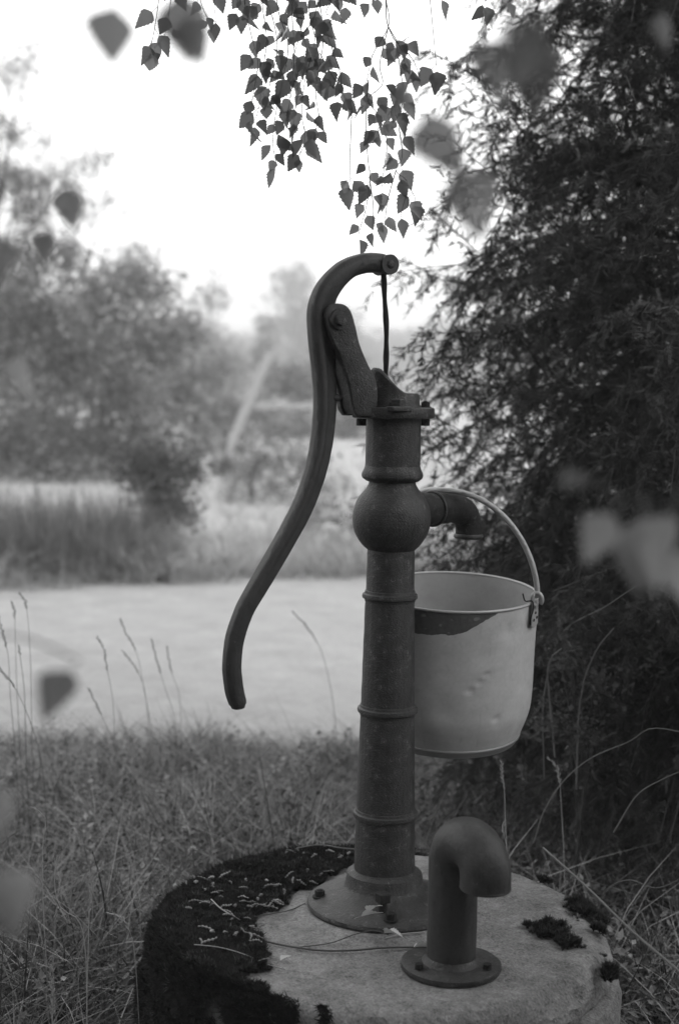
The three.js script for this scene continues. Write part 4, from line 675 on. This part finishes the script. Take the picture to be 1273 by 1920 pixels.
{
  const P = [[812, 1560], [812, 1588], [770, 1600], [660, 1618], [600, 1662], [578, 1672], [545, 1672], [532, 1698], [505, 1706], [482, 1716], [470, 1742], [486, 1760], [496, 1795], [494, 1822], [468, 1830], [428, 1822], [452, 1846], [484, 1852], [505, 1872], [524, 1900], [545, 1945], [120, 1960], [120, 1500], [600, 1500]].map(([x, y]) => onLevel(x, y, LID_Y));
  const big = mossMat('moss_mat', 'thick black moss mat covering the left and back of the well lid', (x, z) => Math.hypot(x - wellC.x, z - wellC.z) < WELL_R + 0.012 && inPoly(x, z, P), 30000, [wellC.x - 0.53, wellC.x + 0.2, wellC.z - 0.53, wellC.z + 0.53], 8, 0.0115);
  // and down the left flank of lid and ring
  const r = rngOf(5), ms = [], ts = []; for (let i = 0; i < 26000; i++) { const a = Math.PI * lerp(0.5, 1.45, r()), y = lerp(-0.4, 0.01, Math.pow(r(), 0.8)) , e = fbm(a * 3, y * 7, 4, 3); if (a < Math.PI * 0.6 + 0.5 * e - y * 0.25 || e < -0.2) continue; const R = WELL_R + 0.002 - 0.03 * sstep(-0.035, 0.0, y) + (y < -0.09 ? 0.016 : 0) + 0.02 * Math.max(0, e + 0.1) + 0.012 * r(), n = V(Math.cos(a), 0.25 * r(), Math.sin(a)); ms.push(matOf(V(wellC.x + Math.cos(a) * R, LID_Y + y, wellC.z + Math.sin(a) * R).sub(big.position), n, r() * 6.3, 1.0 + r() * 0.8)); ts.push(0.006 + 0.013 * r() + (r() < 0.02 ? 0.08 : 0)); }
  scatter('moss_tufts', mossTuft[1], M.mossTuft, ms, ts, big);
  const patch = (px, py, rx, ry, label, n) => { const c = onLevel(px, py, LID_Y), a = onLevel(px + rx, py, LID_Y).x - c.x, b = Math.abs(onLevel(px, py + ry, LID_Y).z - c.z); mossMat('moss_patch', label, (x, z) => Math.hypot((x - c.x) / a, (z - c.z) / b) < 0.9 + 1.9 * fbm(x * 45, 2, z * 45, 3), n, [c.x - a * 1.7, c.x + a * 1.7, c.z - b * 1.7, c.z + b * 1.7], px, 0.009); };
  patch(1028, 1746, 27, 11, 'spiky black moss clump on bare concrete, nearest the vent pipe on its right', 900);
  patch(1063, 1774, 20, 8, 'small black moss clump just below the spiky one on the lid', 500);
  patch(1098, 1706, 30, 16, 'largest loose black moss patch beside the right rim of the lid', 1100);
  patch(1122, 1748, 10, 6, 'tiny moss speck near the broken right edge of the lid', 160);
  patch(1022, 1653, 10, 3.5, 'tiny moss speck at the back right of the lid', 120);
  patch(1142, 1806, 12, 9, 'moss tuft in the broken notch of the right rim', 260);
}
{
  const r = rngOf(303), mk = (pts, rad, name, label, cat, mat, group, segs = 20) => { const o = pts[0].clone(), g = tube(pts.map(p => p.clone().sub(o)), rad, segs, 6); const m = mesh(name, g, mat); m.position.copy(o); return tag(m, label, cat, group); };
  const on = (L, h = 0.006) => L.map(([x, y, k = 0]) => onLevel(x, y, LID_Y + h + k));
  const tw = [['long dark crooked twig lying across the bare front of the lid', [[497, 1765], [540, 1774], [600, 1782], [660, 1782], [720, 1777], [786, 1776]], 0.0022, M.twig], ['forked dark twig from the moss toward the pump foot', [[560, 1776], [620, 1768], [665, 1752, 0.01], [700, 1745, 0.012], [728, 1752, 0.01]], 0.0014, M.twig], ['thin pale stem bent over the edge of the moss', [[396, 1686, 0.03], [415, 1704, 0.02], [445, 1722, 0.01], [470, 1740], [484, 1754]], 0.0016, M.paleStraw], ['long thin pale stem trailing off the moss to the right', [[364, 1771, 0.02], [410, 1776, 0.015], [460, 1790, 0.01], [500, 1808], [535, 1817]], 0.0011, M.paleStraw], ['thin twig along the back rim of the mossy lid', [[556, 1590, 0.02], [600, 1584, 0.02], [640, 1590, 0.02], [668, 1592, 0.02]], 0.0016, M.stalk], ['short twig by the pump foot leaning toward the vent pipe', [[742, 1738, 0.0], [770, 1726, 0.005], [806, 1708, 0.01]], 0.0016, M.twig], ['thin twig reaching from moss to the left flange bolt', [[462, 1722], [505, 1714], [545, 1706], [572, 1694]], 0.0013, M.twig], ['short pale twig lying under the vent pipe flange edge', [[722, 1760], [752, 1752, 0.004], [795, 1748, 0.004]], 0.0018, M.litter]];
  for (const [label, L, rad, mat] of tw) mk(on(L), rad, 'fallen_twig', label, 'twig', mat);
  // bits of catkin and bark strewn over the moss
  const spots = [[395, 1645], [420, 1640], [398, 1660], [385, 1668], [462, 1650], [455, 1665], [500, 1652], [505, 1662], [520, 1660], [565, 1655], [590, 1655], [520, 1690], [505, 1700], [455, 1690], [445, 1698], [368, 1690], [385, 1692], [440, 1754], [420, 1748], [380, 1765], [395, 1764], [560, 1594], [570, 1600], [545, 1596], [612, 1588], [640, 1606], [655, 1600], [620, 1596], [575, 1632], [615, 1634], [485, 1740], [475, 1738], [500, 1800], [470, 1700], [350, 1655], [490, 1680], [430, 1655], [530, 1672], [600, 1640], [535, 1598], [470, 1755], [455, 1745], [480, 1765], [590, 1605], [430, 1712], [365, 1655], [410, 1672], [540, 1640]];
  for (let i = 0; i < 26; i++) spots.push([lerp(350, 560, r()), lerp(1640, 1755, r())].map((q, k, a) => k ? q : Math.min(q, 470 + 0.8 * (1760 - a[1]))));
  for (const [x, y] of spots) { const c = onLevel(x + (r() - 0.5) * 6, y, LID_Y + 0.02 + r() * 0.006), a = r() * 3.1, l = 0.005 + r() * r() * 0.021, d = V(Math.cos(a), (r() - 0.35) * 0.9, Math.sin(a)).multiplyScalar(l), th = 0.7 + 0.7 * r(); mk([c.clone().sub(d), c.clone().addScaledVector(d, -0.3).add(V((r() - 0.5) * 0.008, 0.004 * r(), (r() - 0.5) * 0.008)), c.clone().addScaledVector(d, 0.4).add(V((r() - 0.5) * 0.006, 0.003 * r(), 0)), c.clone().add(d)], t => th * (0.0012 + 0.0012 * Math.sin(t * 3.1)) * (0.75 + 0.45 * Math.sin(t * 29)), 'fallen_catkin', 'small pale curled catkin bit lying on the dark moss mat', 'catkin', r() < 0.5 ? M.litter : M.stalk, 'pale catkin bits strewn over the moss'); }
  // dead leaves by the foot
  const dead = [['curled pale dead leaf propped on the front of the pump foot', 664, 1722, 1.15, [0.75, 0.4, 1.9], 0.045], ['small pale leaf lobe beside the curled dead leaf on the pump foot', 684, 1716, 0.85, [0.5, 0.5, 2.7], 0.045], ['crumpled dead leaf lying just in front of the pump foot', 712, 1752, 0.9, [1.0, 0.2, 2.3], 0.016], ['pale dead leaf lying left of the vent pipe flange', 766, 1776, 0.95, [1.0, 0.1, 1.4], 0.016], ['small dead leaf on the mortar between foot and vent pipe', 742, 1748, 0.6, [1.3, 0.3, -1.2], 0.01], ['bleached fleck of leaf on the bare front concrete', 518, 1802, 0.5, [1.45, 0, 1.0], 0.005]];
  dead.forEach(([label, x, y, s, e, h], i) => { const m = mesh('dead_leaf', LEAVES[(i * 5) % LEAVES.length], M.deadLeaf); m.position.copy(onLevel(x, y, LID_Y + h)); m.rotation.set(e[0], e[1], e[2], 'YXZ'); m.scale.setScalar(s); tag(m, label, 'leaf'); });
  // the long straw
  mk([spot(1018, 1590, 3.02), spot(1100, 1664, 2.9), spot(1180, 1742, 2.78), spot(1275, 1823, 2.64), spot(1420, 1950, 2.45)], 0.0026, 'straw', 'long straight pale straw leaning past the right rim of the well lid', 'straw', M.stalk);
}
{ // grass stalks with seed heads
  const r = rngOf(808);
  const stalk = (label, pts, depth, head, tone, thick = 0.0013, extra = 0) => {
    const P = pts.map(([x, y]) => spot(x, y, depth)), end = P[P.length - 1], foot = V(end.x + 0.02, 0, end.z + extra); if (end.y > 0.06) P.push(foot);
    const o = foot.clone(), t = thing('grass_stalk', o, label, 'grass stalk'), Q = P.map(p => p.clone().sub(o)), mat = tone > 0.15 ? M.paleStraw : tone > 0.08 ? M.stalk : M.twig;
    mesh('stem', tube(Q.slice().reverse(), q => lerp(thick, thick * 0.5, q), 30, 5), mat, t);
    if (head) { const c = new THREE.CatmullRomCurve3(Q), L = c.getLength(), g = []; const n = Math.round(head / 0.0042); for (let i = 0; i < n; i++) { const u = i / n * head / L, p = c.getPointAt(u), d = c.getTangentAt(u).multiplyScalar(-1), a = r() * 6.3, w = 0.002 + 0.005 * Math.sin(Math.PI * (0.12 + 0.8 * i / n)); const side = V(Math.cos(a), 0, Math.sin(a)); const s = new THREE.SphereGeometry(1, 5, 4); s.applyMatrix4(matOf(p.clone().addScaledVector(side, w * 0.6), d.clone().addScaledVector(side, 0.45), 0, 0.0013, 0.0052, 0.0013)); g.push(s); } mesh('seed_head', merge(g), mat, t); }
  };
  stalk('pale branched seed-headed grass stalk standing just left of the mossy lid', [[193, 1620], [182, 1645], [170, 1690], [166, 1780], [164, 1920]], 2.95, 0.11, 0.2, 0.0017);
  stalk('pale thick seed-headed stalk at the bottom left corner', [[94, 1812], [98, 1850], [99, 1900], [98, 1990]], 2.75, 0.14, 0.2, 0.0018);
  stalk('bent pale stalk in the dark grass left of the branched seed head', [[108, 1604], [103, 1640], [106, 1680], [118, 1706], [148, 1726]], 3.1, 0, 0.2, 0.0018);
  stalk('drooping pale seed head nearest the mossy flank of the lid', [[205, 1712], [220, 1716], [236, 1730], [248, 1760], [254, 1800]], 3.0, 0.06, 0.2, 0.0014);
  stalk('drooping stalk with ragged seed head low at the left edge', [[30, 1764], [44, 1768], [58, 1790], [72, 1820], [88, 1880]], 2.85, 0.08, 0.12);
  stalk('pale upright seed spike right under the hanging bucket', [[940, 1428], [941, 1450], [945, 1480], [947, 1540], [950, 1600]], 3.75, 0.075, 0.2, 0.0014);
  stalk('pale spikelet standing just behind the top of the vent pipe', [[944, 1540], [942, 1556], [948, 1580], [951, 1640]], 3.5, 0.035, 0.2, 0.0012);
  stalk('pale hooked seed spike right of the bucket over the dark weeds', [[1026, 1420], [1042, 1438], [1048, 1460], [1052, 1520], [1056, 1590]], 3.8, 0.08, 0.2, 0.0014);
  stalk('pale stub of a stalk in the grass above the bent stalk', [[62, 1514], [74, 1522], [86, 1534], [82, 1570], [80, 1640]], 3.4, 0.02, 0.2, 0.0018);
  stalk('leftmost dark grass ear against the pale road', [[-4, 1150], [8, 1195], [16, 1228], [20, 1300], [30, 1420]], 4.4, 0.11, 0.05);
  stalk('slim dark grass ear second from the left against the road', [[24, 1128], [28, 1150], [29, 1170], [32, 1280], [40, 1430]], 4.6, 0.06, 0.05);
  stalk('slim drooping dark ear third from the left against the road', [[38, 1112], [48, 1128], [52, 1150], [58, 1240], [62, 1440]], 4.6, 0.06, 0.05);
  stalk('dark slanting grass ear at the left edge low over the verge', [[-10, 1240], [10, 1265], [30, 1292], [60, 1360], [80, 1440]], 4.2, 0.1, 0.05);
  stalk('stalk with a dark knobbly bud among the leftmost grass ears', [[35, 1210], [37, 1220], [46, 1290], [50, 1420]], 4.4, 0.03, 0.05, 0.0016);
  stalk('tall dark ear right of the blurred dark leaf over the road', [[182, 1194], [194, 1215], [203, 1262], [212, 1310], [216, 1400]], 4.7, 0.12, 0.1);
  stalk('tall slanting ear reaching highest over the middle of the left road', [[226, 1160], [236, 1186], [256, 1222], [270, 1290], [284, 1370]], 5.0, 0.13, 0.1);
  stalk('slanting ear just right of the highest one over the road', [[284, 1198], [298, 1250], [310, 1290], [326, 1340], [332, 1380]], 5.1, 0.13, 0.1);
  stalk('faint thin ear farthest right of the left cluster of grass ears', [[314, 1212], [322, 1260], [336, 1300], [340, 1370]], 5.2, 0.1, 0.1);
  stalk('low slanting ear crossing behind the highest one', [[230, 1220], [250, 1246], [268, 1280], [280, 1370]], 5.0, 0.1, 0.1);
  stalk('fine stalk with a thin ear under the blurred dark leaf', [[166, 1290], [190, 1340], [215, 1400]], 4.7, 0.1, 0.1);
  stalk('thin blurred arching stalk between the lever tip and the pump column', [[548, 1146], [575, 1175], [600, 1215], [618, 1280], [628, 1350]], 5.6, 0.16, 0.1, 0.0016);
  // stems arching through the undergrowth at the right
  const arch = (label, pts, depth, rad, mat) => { const P = pts.map(([x, y], i) => spot(x, y, depth + 0.05 * i)), o = P[P.length - 1].clone(), m = mesh('arching_stem', tube(P.map(p => p.clone().sub(o)), q => rad * (0.6 + 0.5 * q), 30, 6), mat); m.position.copy(o); tag(m, label, 'stem'); };
  arch('pale arching stem in the dark undergrowth right of the bucket', [[1150, 1178], [1122, 1212], [1100, 1258], [1090, 1300], [1084, 1345], [1080, 1480]], 3.75, 0.0028, M.stalk);
  arch('long thin stem rising to the right from beside the bucket', [[1245, 1068], [1190, 1100], [1130, 1140], [1080, 1165], [1050, 1192], [1020, 1300], [1020, 1460]], 3.8, 0.0022, M.stalk);
  arch('short hooked pale stem close beside the bucket wall', [[1052, 1216], [1034, 1232], [1026, 1256], [1028, 1290], [1040, 1420]], 3.8, 0.0026, M.stalk);
  arch('thin stem arching low across the weeds right of the vent pipe', [[1290, 1375], [1220, 1366], [1180, 1390], [1110, 1420], [1060, 1460], [1020, 1520], [1000, 1580]], 3.6, 0.0018, M.stalk);
  arch('pale straight stem slanting at the right edge below the arching one', [[1290, 1440], [1240, 1462], [1195, 1490], [1150, 1560]], 3.5, 0.002, M.stalk);
  arch('thin curved stem at the right edge beside the long straw', [[1290, 1640], [1230, 1665], [1180, 1650], [1140, 1665], [1120, 1700]], 3.1, 0.0013, M.stalk);
  const fl = (label, x, y, d, s) => { const c = spot(x, y, d), t = thing('clover_flower', V(c.x, 0, c.z), label, 'flower'), g = []; for (let i = 0; i < 40; i++) { const o = V(r() - 0.5, r() - 0.3, r() - 0.5).normalize(), q = new THREE.SphereGeometry(1, 5, 4); q.applyMatrix4(matOf(o.clone().multiplyScalar(s * 0.7).add(V(0, c.y, 0)), o, 0, s * 0.16, s * 0.5, s * 0.16)); g.push(q); } mesh('flower_head', merge(g), M.tin, t); mesh('stem', tube([V(0, 0, 0), V(0.01, c.y * 0.5, 0), V(0, c.y, 0)], 0.0012, 10, 5), M.stalk, t); };
  fl('small white flower head in the grass left of the mossy lid', 362, 1596, 3.75, 0.012); fl('faint white flower head farther back above the other one', 345, 1556, 4.1, 0.009);
}
crownTree('low_shrub', 'low shrub with small pale leaves in the shade right of the bucket', 'shrub', 4.05, [[1075, 1240, 75, 0.5], [1040, 1180, 50, 0.4], [1120, 1290, 70, 0.5], [1060, 1330, 70, 0.6], [1180, 1220, 60, 0.3], [1120, 1400, 90, 0.5]], 0.14, 0.5, { leaf: 0.055, stem: 0.005, foot: 1080 });
//@@END
renderer.setSize(678, 1024);
renderer.render(scene, camera);
